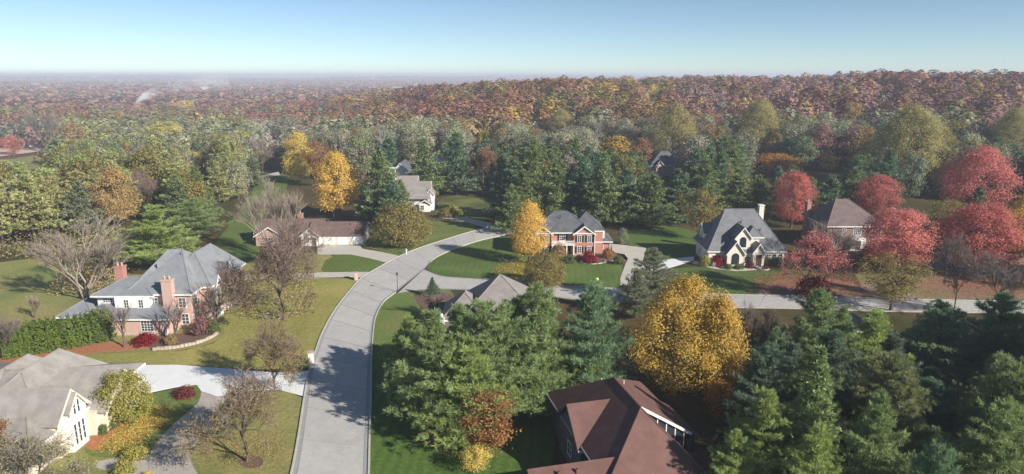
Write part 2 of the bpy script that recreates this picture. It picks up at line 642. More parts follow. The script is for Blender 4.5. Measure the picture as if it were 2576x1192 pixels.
def sheet(name, poly_d, mat, z, smooth=2, color=None, tint2=None, mow=0.0, kind='structure', world=False, thick=0.0):
    """flat sheet on the ground, corners picked on the ground plane, outline rounded"""
    pts = poly_d if world else [G(*p) for p in poly_d]
    if smooth > 1:
        c = catmull(pts + [pts[0]], smooth)[:-1]
        pts = [tuple(p) for p in c]
    b = Buf()
    b.prism(pts, z - 0.25 if not thick else z - thick, z)
    o = obj(name, b, mat)
    o['kind'] = kind
    if color is not None:
        o.color = (*color, 1)
        o['tint2'] = list(tint2 or color)
        o['mow'] = float(mow)
    return o, pts


GR_VIV, GR_MID, GR_OLD = (0.125, 0.185, 0.050), (0.185, 0.205, 0.066), (0.33, 0.285, 0.115)
GR_DRY = (0.25, 0.185, 0.085)
LAWNS = [
    ([(785, 925), (795, 888), (815, 830), (850, 770), (903, 708), (860, 700), (700, 700), (600, 720), (560, 790), (560, 850), (470, 880), (380, 885), (180, 895), (0, 925), (-200, 950), (-200, 1010), (0, 965), (290, 928), (450, 917), (600, 929)], (0.255, 0.26, 0.075), (0.37, 0.315, 0.105), 0.0),
    ([(766, 1003), (750, 1100), (733, 1192), (725, 1260), (480, 1260), (478, 1150), (520, 1092), (600, 1012), (700, 982)], GR_MID, GR_OLD, 0.2),
    ([(370, 992), (440, 978), (490, 968), (506, 978), (502, 1010), (440, 1063), (395, 1108), (378, 1143), (330, 1146), (240, 1150), (215, 1120), (290, 1060), (330, 1030)], GR_VIV, GR_MID, 0.0),
    ([(932, 870), (931, 1000), (928, 1100), (926, 1192), (924, 1290), (1330, 1290), (1400, 1080), (1420, 960), (1200, 860), (1040, 850)], (0.078, 0.145, 0.030), (0.105, 0.155, 0.038), 0.8),
    ([(990, 740), (960, 762), (942, 800), (936, 850), (933, 868), (1040, 848), (1200, 850), (1150, 790), (1130, 726), (1040, 728)], GR_VIV, GR_MID, 0.0),
    ([(1073, 674), (1088, 654), (1132, 632), (1200, 608), (1255, 596), (1310, 598), (1370, 640), (1545, 645), (1565, 680), (1565, 724), (1440, 720), (1320, 706), (1180, 698), (1105, 692)], GR_VIV, (0.085, 0.13, 0.034), 0.5),
    ([(1690, 676), (1760, 672), (1880, 682), (1985, 676), (2060, 690), (2150, 730), (2150, 748), (1990, 743), (1830, 740), (1690, 728)], (0.085, 0.14, 0.04), (0.11, 0.15, 0.045), 0.0),
    ([(818, 655), (850, 640), (890, 642), (970, 656), (930, 684), (815, 686)], GR_VIV, (0.11, 0.15, 0.035), 0.4),
    ([(914, 620), (960, 632), (1006, 643), (1060, 620), (1128, 598), (1195, 578), (1180, 560), (1080, 556), (930, 556)], (0.12, 0.155, 0.05), GR_MID, 0.0),
    ([(470, 680), (520, 630), (570, 575), (640, 468), (650, 444), (720, 438), (720, 470), (660, 560), (650, 640), (590, 670)], GR_VIV, (0.10, 0.13, 0.04), 0.4),
    ([(-200, 680), (0, 660), (110, 650), (200, 690), (180, 750), (100, 775), (-200, 800)], (0.19, 0.225, 0.075), GR_OLD, 0.2),
    ([(1548, 605), (1600, 568), (1700, 572), (1760, 590), (1745, 650), (1625, 650), (1610, 625)], (0.09, 0.15, 0.04), (0.11, 0.155, 0.045), 0.5),
    ([(2150, 690), (2330, 640), (2575, 640), (2800, 700), (2800, 750), (2400, 752), (2200, 750)], (0.29, 0.195, 0.14), (0.19, 0.185, 0.08), 0.0),
    ([(1090, 548), (1110, 500), (1180, 492), (1240, 520), (1240, 545), (1160, 548)], (0.085, 0.10, 0.035), GR_MID, 0.0),
    ([(2230, 560), (2250, 520), (2360, 515), (2400, 545), (2330, 560)], (0.09, 0.11, 0.045), GR_MID, 0.0),
    ([(-40, 480), (-40, 455), (110, 440), (160, 455), (120, 475)], (0.15, 0.15, 0.06), GR_OLD, 0.0),
]
LAWN_POLYS = []
for k, (pl, c1, c2, mow) in enumerate(LAWNS):
    o, pts = sheet('lawn', pl, M['grass'], 0.022 + 0.004 * (k % 5), 3, c1, c2, mow * .6)
    LAWN_POLYS.append(pl)

sheet('lawn', [(1905, 742), (1925, 715), (1990, 700), (2080, 700), (2150, 715), (2185, 735), (2185, 746), (2100, 747), (1990, 744)], M['grass'], 0.042, 3, (0.29, 0.19, 0.135), (0.16, 0.17, 0.065), 0.0)
# bare field and low building far off on the left
_fp = [Gt(*p) for p in [(-60, 404), (-60, 374), (40, 366), (112, 369), (112, 381), (30, 392)]]
_b = Buf()
_b.add([(x, y, float(terr(x, y)) + .6) for x, y in _fp], None, [(0, 1, 2), (0, 2, 5), (2, 3, 5), (3, 4, 5)][::1])
_o = obj('field', _b, M['soil'])
_o['kind'] = 'structure'
_fp = [Gt(*p) for p in [(-60, 450), (-60, 408), (20, 402), (60, 396), (118, 388), (165, 425), (112, 440)]]
_b = Buf()
_b.add([(x, y, float(terr(x, y)) + .5) for x, y in _fp], None, [(0, 6, 1), (1, 6, 2), (2, 6, 3), (3, 6, 5), (3, 5, 4)])
_o = obj('lawn', _b, M['grass'])
_o['kind'] = 'structure'
_o.color = (*GR_MID, 1)
_o['tint2'] = list(GR_OLD)
_o['mow'] = 0.0

# rough grass round the houses, below the kept lawns
sheet('lawn', [(-200, 800), (60, 775), (180, 735), (330, 690), (600, 700), (640, 690), (620, 760), (570, 850), (400, 888), (180, 903), (0, 935), (-200, 960)], M['grass'], 0.012, 2, (0.21, 0.20, 0.075), GR_OLD, 0.0)
sheet('lawn', [(590, 645), (700, 636), (800, 636), (845, 650), (818, 692), (600, 694)], M['grass'], 0.012, 2, (0.19, 0.185, 0.07), GR_OLD, 0.0)
sheet('lawn', [(140, 1110), (250, 1040), (340, 985), (400, 1000), (380, 1150), (250, 1200), (150, 1280), (-150, 1330), (-100, 1150)], M['grass'], 0.012, 2, GR_MID, GR_OLD, 0.0)
# planting beds
sheet('mulch_bed', [(362, 850), (410, 845), (480, 835), (545, 825), (548, 838), (500, 862), (440, 875), (382, 880)], M['mulch'], 0.05, 3)
sheet('mulch_bed', [(-100, 955), (-100, 915), (60, 895), (200, 872), (270, 862), (380, 864), (378, 874), (240, 888), (100, 905), (0, 925)], M['mulch_orange'], 0.045, 3)
sheet('mulch_bed', [(1430, 652), (1440, 632), (1500, 630), (1570, 640), (1575, 660), (1540, 655), (1494, 664), (1440, 658)], M['mulch'], 0.05, 2)
sheet('mulch_bed', [(1775, 665), (1775, 650), (1900, 655), (1950, 655), (1950, 668), (1890, 675), (1820, 673)], M['mulch'], 0.05, 2)
sheet('mulch_bed', [(425, 990), (440, 978), (470, 976), (490, 985), (485, 998), (450, 1002)], M['mulch'], 0.05, 3)
sheet('mulch_bed', [(598, 1162), (606, 1148), (630, 1145), (655, 1150), (662, 1164), (648, 1176), (615, 1176)], M['mulch'], 0.05, 3)
sheet('mulch_bed', [(1040, 745), (1060, 735), (1130, 738), (1140, 770), (1100, 790), (1060, 775)], M['mulch'], 0.05, 3)
sheet('mulch_bed', [(1060, 1085), (1110, 1072), (1200, 1090), (1210, 1115), (1130, 1125), (1070, 1112)], M['mulch_orange'], 0.05, 3)
sheet('mulch_bed', [(230, 1100), (215, 1125), (250, 1130), (300, 1080), (330, 1050), (290, 1050), (240, 1085)], M['mulch_orange'], 0.05, 3)

# driveways and walks
sheet('driveway', [(240, 925), (300, 919), (450, 918), (600, 930), (700, 938), (787, 932), (781, 965), (768, 998), (700, 980), (600, 985), (548, 998), (506, 984), (495, 968), (440, 974), (366, 990), (330, 985), (285, 960)], M['drive_white'], 0.045, 1)
sheet('driveway', [(506, 984), (548, 998), (600, 985), (604, 1010), (560, 1058), (518, 1090), (484, 1130), (478, 1152), (490, 1182), (510, 1210), (560, 1300), (420, 1300), (380, 1210), (375, 1170), (378, 1143), (395, 1110), (440, 1064), (498, 1014)], M['drive_grey'], 0.049, 2)
sheet('path', [(376, 1144), (374, 1172), (376, 1195), (300, 1192), (240, 1176), (246, 1160), (300, 1150)], M['drive_grey'], 0.041, 1)
sheet('driveway', [(798, 616), (905, 618), (912, 626), (960, 634), (1008, 645), (976, 662), (930, 650), (880, 640), (840, 640), (798, 640)], M['drive_tan'], 0.05, 1)
sheet('driveway', [(600, 690), (700, 690), (815, 685), (930, 684), (922, 698), (860, 697), (720, 699), (600, 706)], M['drive_tan'], 0.045, 1)
sheet('driveway', [(1536, 612), (1540, 630), (1576, 655), (1560, 700), (1560, 724), (1625, 730), (1622, 690), (1615, 660), (1625, 624)], M['drive_tan'], 0.05, 1)
sheet('driveway', [(1625, 690), (1690, 672), (1745, 655), (1745, 645), (1660, 655), (1615, 670)], M['drive_white'], 0.046, 1)
sheet('path', [(1745, 656), (1800, 668), (1850, 675), (1915, 673), (1914, 678), (1850, 682), (1795, 676), (1742, 664)], M['drive_tan'], 0.055, 1)
sheet('driveway', [(1105, 548), (1110, 540), (1180, 548), (1240, 562), (1225, 575), (1180, 560)], M['drive_tan'], 0.045, 1)
sheet('driveway', [(2320, 672), (2340, 655), (2460, 668), (2575, 685), (2700, 700), (2700, 716), (2460, 690)], M['asphalt'], 0.045, 1)
sheet('path', [(700, 432), (640, 446), (640, 452), (705, 440)], M['drive_tan'], 0.043, 1)

# ------------------------------------------------------------------ roads: concrete slabs, gutters and kerbs laid piece by piece
def road_mat(k, k2):
    m = plain('road_concrete', (0.48 * k, 0.463 * k, 0.445 * k2), 0.85, 0.08, 0.35, bump=0.05)
    nt = m.node_tree
    b = next(n for n in nt.nodes if n.type == 'BSDF_PRINCIPLED')
    src = b.inputs['Base Color'].links[0].from_socket
    tc = N(nt, 'ShaderNodeTexCoord')
    # stains, hairline cracks and patches
    n1 = N(nt, 'ShaderNodeTexNoise', Scale=1.1, Detail=8.0, Roughness=0.75)
    vo = N(nt, 'ShaderNodeTexVoronoi', Scale=0.22)
    vo.feature = 'DISTANCE_TO_EDGE'
    wp = N(nt, 'ShaderNodeVectorMath')
    wp.operation = 'ADD'
    nt.links.new(tc.outputs['Object'], n1.inputs['Vector'])
    n2 = N(nt, 'ShaderNodeTexNoise', Scale=0.8, Detail=4.0)
    nt.links.new(tc.outputs['Object'], n2.inputs['Vector'])
    nt.links.new(tc.outputs['Object'], wp.inputs[0])
    nt.links.new(n2.outputs['Color'], wp.inputs[1])
    nt.links.new(wp.outputs[0], vo.inputs['Vector'])
    m1 = N(nt, 'ShaderNodeMapRange')
    for a_, v_ in (('From Min', .42), ('From Max', .72), ('To Min', 1.02), ('To Max', .88)):
        m1.inputs[a_].default_value = v_
    nt.links.new(n1.outputs['Fac'], m1.inputs['Value'])
    m2 = N(nt, 'ShaderNodeMapRange')
    for a_, v_ in (('From Min', .0), ('From Max', .012), ('To Min', .86), ('To Max', 1.0)):
        m2.inputs[a_].default_value = v_
    nt.links.new(vo.outputs['Distance'], m2.inputs['Value'])
    c = mixrgb(nt, 1.0, src, m1.outputs[0], 'MULTIPLY')
    c = mixrgb(nt, 1.0, c, m2.outputs[0], 'MULTIPLY')
    nt.links.new(c, b.inputs['Base Color'])
    return m


SLABS = [road_mat(k, k2) for k, k2 in ((1, 1), (1.05, 1.03), (0.955, 0.98))]


def strip_mesh(A, B, z0, z1):
    """solid strip between two matching polylines"""
    b = Buf()
    k = len(A)
    v = [(p[0], p[1], z1) for p in A] + [(p[0], p[1], z1) for p in B] + [(p[0], p[1], z0) for p in A] + [(p[0], p[1], z0) for p in B]
    q = []
    for i in range(k - 1):
        q += [(i, k + i, k + i + 1, i + 1), (2 * k + i, i, i + 1, 2 * k + i + 1), (k + i, 3 * k + i, 3 * k + i + 1, k + i + 1)]
    q += [(0, 2 * k, 3 * k, k), (k - 1, 2 * k - 1, 4 * k - 1, 3 * k - 1)]
    b.add(v, q)
    return b


def build_road(name, Ld, Rd, kerb_l=(0, 1), kerb_r=(0, 1), slab=7.6, ztop=0.075, lifts=0.0):
    L = catmull([G(*p) for p in Ld], 8)
    R = catmull([G(*p) for p in Rd], 8)
    mid_len = np.linalg.norm(np.diff((resample(L, 60) + resample(R, 60)) / 2, axis=0), axis=1).sum()
    ns = max(2, int(round(mid_len / slab)))
    sub = 5
    L = resample(L, ns * sub + 1)
    R = resample(R, ns * sub + 1)
    root = bpy.data.objects.new(name, None)
    COL.objects.link(root)
    root['kind'] = 'structure'
    W = R - L
    wn_ = W / np.linalg.norm(W, axis=1, keepdims=True)
    Li, Ri = L + wn_ * 0.55, R - wn_ * 0.55
    bed = strip_mesh(L, R, -0.3, ztop - 0.04)
    obj('road_bed', bed, M['joint'], root)
    for i in range(ns):
        a, e = i * sub, (i + 1) * sub + 1
        def seg(P, gap=0.085):
            S = P[a:e].copy()
            d0 = S[1] - S[0]
            d1 = S[-2] - S[-1]
            S[0] = S[0] + d0 / np.linalg.norm(d0) * gap / 2
            S[-1] = S[-1] + d1 / np.linalg.norm(d1) * gap / 2
            return S
        zz = ztop + NP.uniform(-0.006, 0.006)
        obj('concrete_slab', strip_mesh(seg(Li), seg(Ri), ztop - 0.2, zz), SLABS[i % 3 if NP.random() < .6 else 0], root)
        obj('gutter', strip_mesh(seg(L, .02), seg(Li - wn_ * 0.03, .02), ztop - 0.2, ztop - 0.004), M['gutter'], root)
        obj('gutter', strip_mesh(seg(Ri + wn_ * 0.03, .02), seg(R, .02), ztop - 0.2, ztop - 0.004), M['gutter'], root)
        f = (i + 0.5) / ns
        if kerb_l[0] <= f <= kerb_l[1]:
            obj('kerb', strip_mesh(seg(L - wn_ * 0.22, .03), seg(L + wn_ * 0.01, .03), -0.2, ztop + 0.10), M['kerb'], root)
        if kerb_r[0] <= f <= kerb_r[1] if not isinstance(kerb_r, list) else any(a_ <= f <= b_ for a_, b_ in kerb_r):
            obj('kerb', strip_mesh(seg(R - wn_ * 0.01, .03), seg(R + wn_ * 0.22, .03), -0.2, ztop + 0.10), M['kerb'], root)
    return root, L, R


ROAD, RL, RR = build_road('road',
    [(700, 1330), (735, 1192), (752, 1100), (767, 1000), (780, 930), (796, 880), (815, 830), (850, 770), (903, 706), (935, 684), (985, 656), (1040, 630), (1130, 600), (1200, 579), (1262, 562), (1330, 548)],
    [(920, 1330), (925, 1192), (928, 1080), (931, 1000), (933, 900), (936, 850), (943, 800), (962, 762), (988, 740), (1030, 706), (1068, 675), (1090, 652), (1132, 631), (1200, 607), (1265, 592), (1340, 575)],
    (0, 1), [(0, 0.50), (0.70, 1)], ztop=0.085)
SIDE, SL, SR = build_road('side_street',
    [(1066, 678), (1110, 694), (1180, 700), (1320, 709), (1440, 722), (1560, 727), (1690, 732), (1830, 742), (1990, 745), (2180, 751), (2400, 756), (2600, 758), (2900, 758)],
    [(1000, 738), (1050, 730), (1130, 728), (1320, 738), (1440, 752), (1560, 760), (1690, 766), (1830, 773), (1990, 776), (2180, 782), (2400, 786), (2600, 788), (2900, 790)],
    (0.1, 1), (0.1, 1), ztop=0.078)
# hand-tooled joint that crosses only part of one slab
_j = [G(787, 1110), G(826, 1107), G(826, 1109.5), G(787, 1112.5)]


# ------------------------------------------------------------------ houses
class House:
    def __init__(s, name, label, x, y, z=0.0, rz=0.0, group=None):
        s.root = thing(name, label, 'house', (x, y, z), rz, group)
        s.o = (x, y, z)
        s.c, s.s = math.cos(-rz), math.sin(-rz)

    def L(s, x, y, z=0.0):
        """scene point -> point in the house's own frame"""
        dx, dy = x - s.o[0], y - s.o[1]
        return (dx * s.c - dy * s.s, dx * s.s + dy * s.c, z)

    def box(s, name, x0, x1, y0, y1, z0, z1, m, parent=None):
        b = Buf()
        b.box(x0, x1, y0, y1, z0, z1)
        return obj(name, b, m, parent or s.root)

    def wall(s, x0, x1, y0, y1, h, m, gable=None, rise=0.0, z0=-0.4, name='wall'):
        """solid wall block; gable 'x' or 'y' = direction of the ridge, with gable triangles"""
        b = Buf()
        if gable is None:
            b.box(x0, x1, y0, y1, z0, h)
        elif gable == 'y':
            xm = (x0 + x1) / 2
            v = [(x, y, z) for y in (y0, y1) for x, z in ((x0, z0), (x1, z0), (x1, h), (xm, h + rise), (x0, h))]
            b.add(v, [(0, 1, 2, 4), (6, 5, 9, 7), (1, 6, 7, 2), (5, 0, 4, 9), (2, 7, 8, 3), (9, 4, 3, 8), (5, 6, 1, 0)], [(4, 2, 3), (7, 9, 8)])
        else:
            ym = (y0 + y1) / 2
            v = [(x, y, z) for x in (x0, x1) for y, z in ((y0, z0), (y1, z0), (y1, h), (ym, h + rise), (y0, h))]
            b.add(v, [(1, 0, 4, 2), (5, 6, 7, 9), (6, 1, 2, 7), (0, 5, 9, 4), (7, 2, 3, 8), (4, 9, 8, 3), (0, 1, 6, 5)], [(2, 4, 3), (9, 7, 8)])
        return obj(name, b, m, s.root)

    def hip(s, x0, x1, y0, y1, z, rise, m, ov=0.45, ridge=None, trim='white'):
        """hip roof over a rectangle; ridge = ((xa, ya), (xb, yb)) overrides the even one"""
        X0, X1, Y0, Y1 = x0 - ov, x1 + ov, y0 - ov, y1 + ov
        if ridge is None:
            w, d = X1 - X0, Y1 - Y0
            if w >= d:
                ridge = ((X0 + d / 2, (Y0 + Y1) / 2), (X1 - d / 2, (Y0 + Y1) / 2))
            else:
                ridge = (((X0 + X1) / 2, Y0 + w / 2), ((X0 + X1) / 2, Y1 - w / 2))
        (xa, ya), (xb, yb) = ridge
        t = 0.14
        v = [(X0, Y0, z), (X1, Y0, z), (X1, Y1, z), (X0, Y1, z), (X0, Y0, z - t), (X1, Y0, z - t), (X1, Y1, z - t), (X0, Y1, z - t),
             (xa, ya, z + rise), (xb, yb, z + rise)]
        b = Buf()
        q = [(4, 5, 1, 0), (5, 6, 2, 1), (6, 7, 3, 2), (7, 4, 0, 3), (7, 6, 5, 4)]
        if abs(xb - xa) >= abs(yb - ya):
            q += [(0, 1, 9, 8), (2, 3, 8, 9)]
            tr = [(1, 2, 9), (3, 0, 8)]
        else:
            q += [(1, 2, 9, 8), (3, 0, 8, 9)]
            tr = [(0, 1, 8), (2, 3, 9)]
        b.add(v, q, tr)
        r = obj('roof', b, m, s.root)
        # ridge cap following the ridge line and hips
        rc = Buf()
        for pa, pb in (((xa, ya, z + rise), (xb, yb, z + rise)), ((X0, Y0, z), (xa, ya, z + rise)), ((X1, Y0, z), ((xb, yb) if abs(xb - xa) >= abs(yb - ya) else (xa, ya)) + (z + rise,))):
            if (Vector(pa) - Vector(pb)).length > 0.3:
                rc.tube([Vector(pa) + Vector((0, 0, .02)), Vector(pb) + Vector((0, 0, .02))], 0.09, 5)
        obj('ridge_cap', rc, m, r)
        f = Buf()
        g = 0.05
        f.box(X0 - g, X1 + g, Y0 - g, Y0 + 0.02, z - t - 0.16, z - 0.03)
        f.box(X0 - g, X1 + g, Y1 - 0.02, Y1 + g, z - t - 0.16, z - 0.03)
        f.box(X0 - g, X0 + 0.02, Y0 + 0.025, Y1 - 0.025, z - t - 0.16, z - 0.03)
        f.box(X1 - 0.02, X1 + g, Y0 + 0.025, Y1 - 0.025, z - t - 0.16, z - 0.03)
        obj('gutter', f, M[trim], s.root)
        return r

    def gable(s, x0, x1, y0, y1, z, rise, m, axis='y', ov=0.4, trim='white', ends=(1, 1)):
        """two roof slabs over a ridge; white rake boards on the gable ends"""
        t = 0.13
        b = Buf()
        rk = Buf()
        ends_pos = []
        if axis == 'y':
            xm = (x0 + x1) / 2
            half = xm - x0
            sl = rise / half
            a0, a1 = y0 - ov * ends[0], y1 + ov * ends[1]
            for sg in (-1, 1):
                e = (xm + sg * (half + ov), z - sl * ov)
                pr = [(xm, z + rise), e, (e[0], e[1] - t), (xm, z + rise - t)]
                v = [(p[0], y, p[1] + .03) for y in (a0, a1) for p in pr]
                q = [(0, 1, 2, 3), (7, 6, 5, 4), (0, 4, 5, 1), (1, 5, 6, 2), (2, 6, 7, 3), (3, 7, 4, 0)]
                if sg > 0:
                    q = [f[::-1] for f in q]
                b.add(v, q)
                for k, yy in enumerate((a0, a1)):
                    if ends[k]:
                        d = -1 if k == 0 else 1
                        v = [(p[0] , y, p[1] + dz) for y in (yy + d * 0.06, yy - d * 0.03) for p, dz in ((pr[0], 0.0), (pr[1], 0.0), (pr[1], -0.30), (pr[0], -0.30))]
                        rk = Buf()
                        rk.add(v, [(0, 1, 2, 3), (7, 6, 5, 4), (0, 4, 5, 1), (1, 5, 6, 2), (2, 6, 7, 3), (3, 7, 4, 0)])
                        obj('rake_board', rk, M[trim], s.root)
        else:
            ym = (y0 + y1) / 2
            half = ym - y0
            sl = rise / half
            a0, a1 = x0 - ov * ends[0], x1 + ov * ends[1]
            for sg in (-1, 1):
                e = (ym + sg * (half + ov), z - sl * ov)
                pr = [(ym, z + rise), e, (e[0], e[1] - t), (ym, z + rise - t)]
                v = [(x, p[0], p[1] + .03) for x in (a0, a1) for p in pr]
                q = [(0, 1, 2, 3), (7, 6, 5, 4), (0, 4, 5, 1), (1, 5, 6, 2), (2, 6, 7, 3), (3, 7, 4, 0)]
                if sg < 0:
                    q = [f[::-1] for f in q]
                b.add(v, q)
                for k, xx in enumerate((a0, a1)):
                    if ends[k]:
                        d = -1 if k == 0 else 1
                        v = [(x, p[0], p[1] + dz) for x in (xx + d * 0.06, xx - d * 0.03) for p, dz in ((pr[0], 0.0), (pr[1], 0.0), (pr[1], -0.30), (pr[0], -0.30))]
                        rk = Buf()
                        rk.add(v, [(0, 1, 2, 3), (7, 6, 5, 4), (0, 4, 5, 1), (1, 5, 6, 2), (2, 6, 7, 3), (3, 7, 4, 0)])
                        obj('rake_board', rk, M[trim], s.root)
        r = obj('roof', b, m, s.root)
        return r

    def _place(s, o, x, y, z, face):
        o.location = (x, y, z)
        o.rotation_euler = (0, 0, face)

    def window(s, x, y, z, w, h, face=0.0, cols=2, rows=2, arch=False, shutters=None, frame='white', name='window'):
        """sill centre at x, y, z on a wall that looks along face (0 = towards -y)"""
        b = Buf()
        ft = 0.11
        b.box(-w / 2 - ft, -w / 2, -0.05, 0.08, 0.004, h)
        b.box(w / 2, w / 2 + ft, -0.05, 0.08, 0.004, h)
        b.box(-w / 2 - ft - .04, w / 2 + ft + .04, -0.10, 0.08, -ft, 0.0)
        if not arch:
            b.box(-w / 2 - ft, w / 2 + ft, -0.05, 0.08, h + .004, h + ft)
        else:
            n = 12
            ri, ro = w / 2, w / 2 + ft
            v, q = [], []
            for i in range(n + 1):
                a = PI * i / n
                for r_ in (ri, ro):
                    for yy in (-0.05, 0.08):
                        v.append((r_ * math.cos(a), yy, h + .004 + r_ * math.sin(a)))
            for i in range(n):
                k, k2 = i * 4, i * 4 + 4
                q += [(k, k2, k2 + 2, k + 2), (k + 2, k2 + 2, k2 + 3, k + 3), (k, k + 1, k2 + 1, k2)]
            b.add(v, q)
        wo = obj(name, b, M[frame], s.root)
        s._place(wo, x, y, z, face)
        p = Buf()
        p.box(-w / 2 + .002, w / 2 - .002, -0.012, 0.08, 0.002, h + .002)
        if arch:
            n = 12
            v = [((w / 2 - .004) * math.cos(PI * i / n), -0.012, h + .006 + (w / 2 - .004) * math.sin(PI * i / n)) for i in range(n + 1)] + [(0, -0.012, h + .006)]
            p.add(v, None, [(i + 1, i, n + 1) for i in range(n)])
        obj('pane', p, M['glass'], wo)
        mu = Buf()
        bw = 0.035
        for i in range(1, cols):
            xx = -w / 2 + w * i / cols
            mu.box(xx - bw, xx + bw, -0.035, -0.014, 0.01, h - .005)
        for j in range(1, rows):
            zz = h * j / rows
            mu.box(-w / 2 + .005, w / 2 - .005, -0.032, -0.016, zz - bw * .8, zz + bw * .8)
        if arch:
            mu.box(-w / 2, w / 2, -0.04, -0.014, h - .03, h + .03)
            for a in (PI / 4, PI / 2, 3 * PI / 4):
                mu.tube([(0, -0.025, h), (w / 2 * math.cos(a), -0.025, h + w / 2 * math.sin(a))], 0.02, 4)
        if mu.n:
            obj('muntin', mu, M[frame], wo)
        if shutters:
            for sg in (-1, 1):
                sb = Buf()
                x0 = sg * (w / 2 + ft + 0.03)
                sb.box(min(x0, x0 + sg * 0.42), max(x0, x0 + sg * 0.42), -0.06, 0.03, -0.05, h + 0.05)
                obj('shutter', sb, M[shutters], wo)
        return wo

    def door(s, x, y, z, w, h, face=0.0, m='wood'):
        b = Buf()
        b.box(-w / 2, w / 2, -0.05, 0.1, 0, h)
        d = obj('door', b, M[m], s.root)
        s._place(d, x, y, z, face)
        f = Buf()
        f.box(-w / 2 - .14, -w / 2 - .002, -0.08, 0.1, 0, h)
        f.box(w / 2 + .002, w / 2 + .14, -0.08, 0.1, 0, h)
        f.box(-w / 2 - .14, w / 2 + .14, -0.08, 0.1, h + .003, h + .16)
        obj('frame', f, M['white'], d)
        hn = Buf()
        hn.box(w / 2 - .14, w / 2 - .08, -0.10, -0.05, h * .45, h * .52)
        obj('handle', hn, M['iron'], d)
        return d

    def garage_door(s, x, y, z, w, h, face=0.0, m='white'):
        b = Buf()
        for k in range(4):
            b.box(-w / 2, w / 2, -0.03, 0.06, h * k / 4 + .012, h * (k + 1) / 4 - .012)
        b.box(-w / 2, w / 2, 0.01, 0.06, 0, h)
        d = obj('garage_door', b, M[m], s.root)
        s._place(d, x, y, z, face)
        f = Buf()
        f.box(-w / 2 - .16, -w / 2 - .004, -0.06, 0.06, 0, h + .14)
        f.box(w / 2 + .004, w / 2 + .16, -0.06, 0.06, 0, h + .14)
        f.box(-w / 2 - .003, w / 2 + .003, -0.06, 0.06, h + .01, h + .14)
        obj('frame', f, M['pinkwhite'], d)
        return d

    def chimney(s, x0, x1, y0, y1, z0, z1, m, cap='stone', pots=2):
        b = Buf()
        b.box(x0, x1, y0, y1, z0, z1)
        b.box(x0 - .10, x1 + .10, y0 - .10, y1 + .10, z1 + .002, z1 + .26)
        c = obj('chimney', b, m, s.root)
        for k in range(pots):
            p = Buf()
            xx = x0 + (x1 - x0) * (k + .5) / pots
            p.tube([(xx, (y0 + y1) / 2, z1 + .26), (xx, (y0 + y1) / 2, z1 + .8)], [0.16, 0.13], 8)
            obj('chimney_pot', p, M[cap], c)
        return c


def gp(xd, yd, z):
    return G(xd, yd, z)


# --- brick mansion with the big grey slate roof on the left
h = House('brick_house', 'large pink brick house with steep grey slate hip roofs beside the green hedge', -58, 110)
def L1(x, y):
    return (x + 58, y - 110)
def H1rect(x0, x1, y0, y1):
    return (x0 + 58, x1 + 58, y0 - 110, y1 - 110)
bp, rg = M['brick_pink'], M['roof_grey']
# low front wing
h.wall(*H1rect(-69.5, -55.6, 103.2, 108.5), 2.9, bp)
h.hip(*H1rect(-69.5, -55.6, 103.2, 109.8), 2.95, 2.2, rg, ov=.4, ridge=(L1(-66.8, 108.6), L1(-57.6, 108.6)))
# far left low piece
h.wall(*H1rect(-74.0, -69.4, 104.6, 110.5), 2.7, bp)
h.hip(*H1rect(-74.0, -68.6, 104.6, 110.5), 2.78, 1.9, rg, ov=.4)
# white upper dormers over the wing
h.wall(*H1rect(-65.2, -59.6, 105.4, 110), 5.9, M['white'], z0=2.5, name='dormer_wall')
h.wall(*H1rect(-68.6, -65.3, 106.4, 110), 5.7, M['white'], z0=2.5, name='dormer_wall')
h.hip(*H1rect(-68.8, -59.3, 105.9, 113.5), 5.95, 2.0, rg, ov=.35)
# main block
h.wall(*H1rect(-62.4, -53.3, 106.6, 121), 6.0, bp)
h.hip(*H1rect(-63.4, -53.3, 106.6, 122), 6.05, 5.6, rg, ov=.45, ridge=(L1(-59.6, 113.6), L1(-57.6, 114.2)))
# stepped block to the right with white gables looking at the street
h.wall(*H1rect(-56.6, -51.6, 110.4, 124.5), 6.0, bp)
h.hip(*H1rect(-59.4, -51.6, 110.4, 124.8), 6.1, 4.9, rg, ov=.4)
for y0_, y1_, z_, r_ in ((111.0, 113.6, 5.5, 2.0), (115.4, 119.2, 5.9, 2.6)):
    h.wall(*H1rect(-55.0, -51.15, y0_, y1_), z_, M['white'], gable='x', rise=r_, name='gable_wall')
    h.gable(*H1rect(-57.0, -51.15, y0_, y1_), z_ + .04, r_, rg, 'x', ov=.3, ends=(0, 1))
    for zz in (.7, 3.5):
        h.window(*L1(-51.15, (y0_ + y1_) / 2), zz, 1.0, 1.6, PI / 2, 2, 3)
h.wall(*H1rect(-52.2, -51.3, 120.2, 123.6), 3.0, bp)
# chimneys
h.chimney(*[v for v in H1rect(-57.3, -55.7, 105.5, 106.7)], -.4, 8.4, bp)
h.chimney(*[v for v in H1rect(-68.4, -67.0, 111.8, 113.0)], 3, 8.9, M['brick_red'])
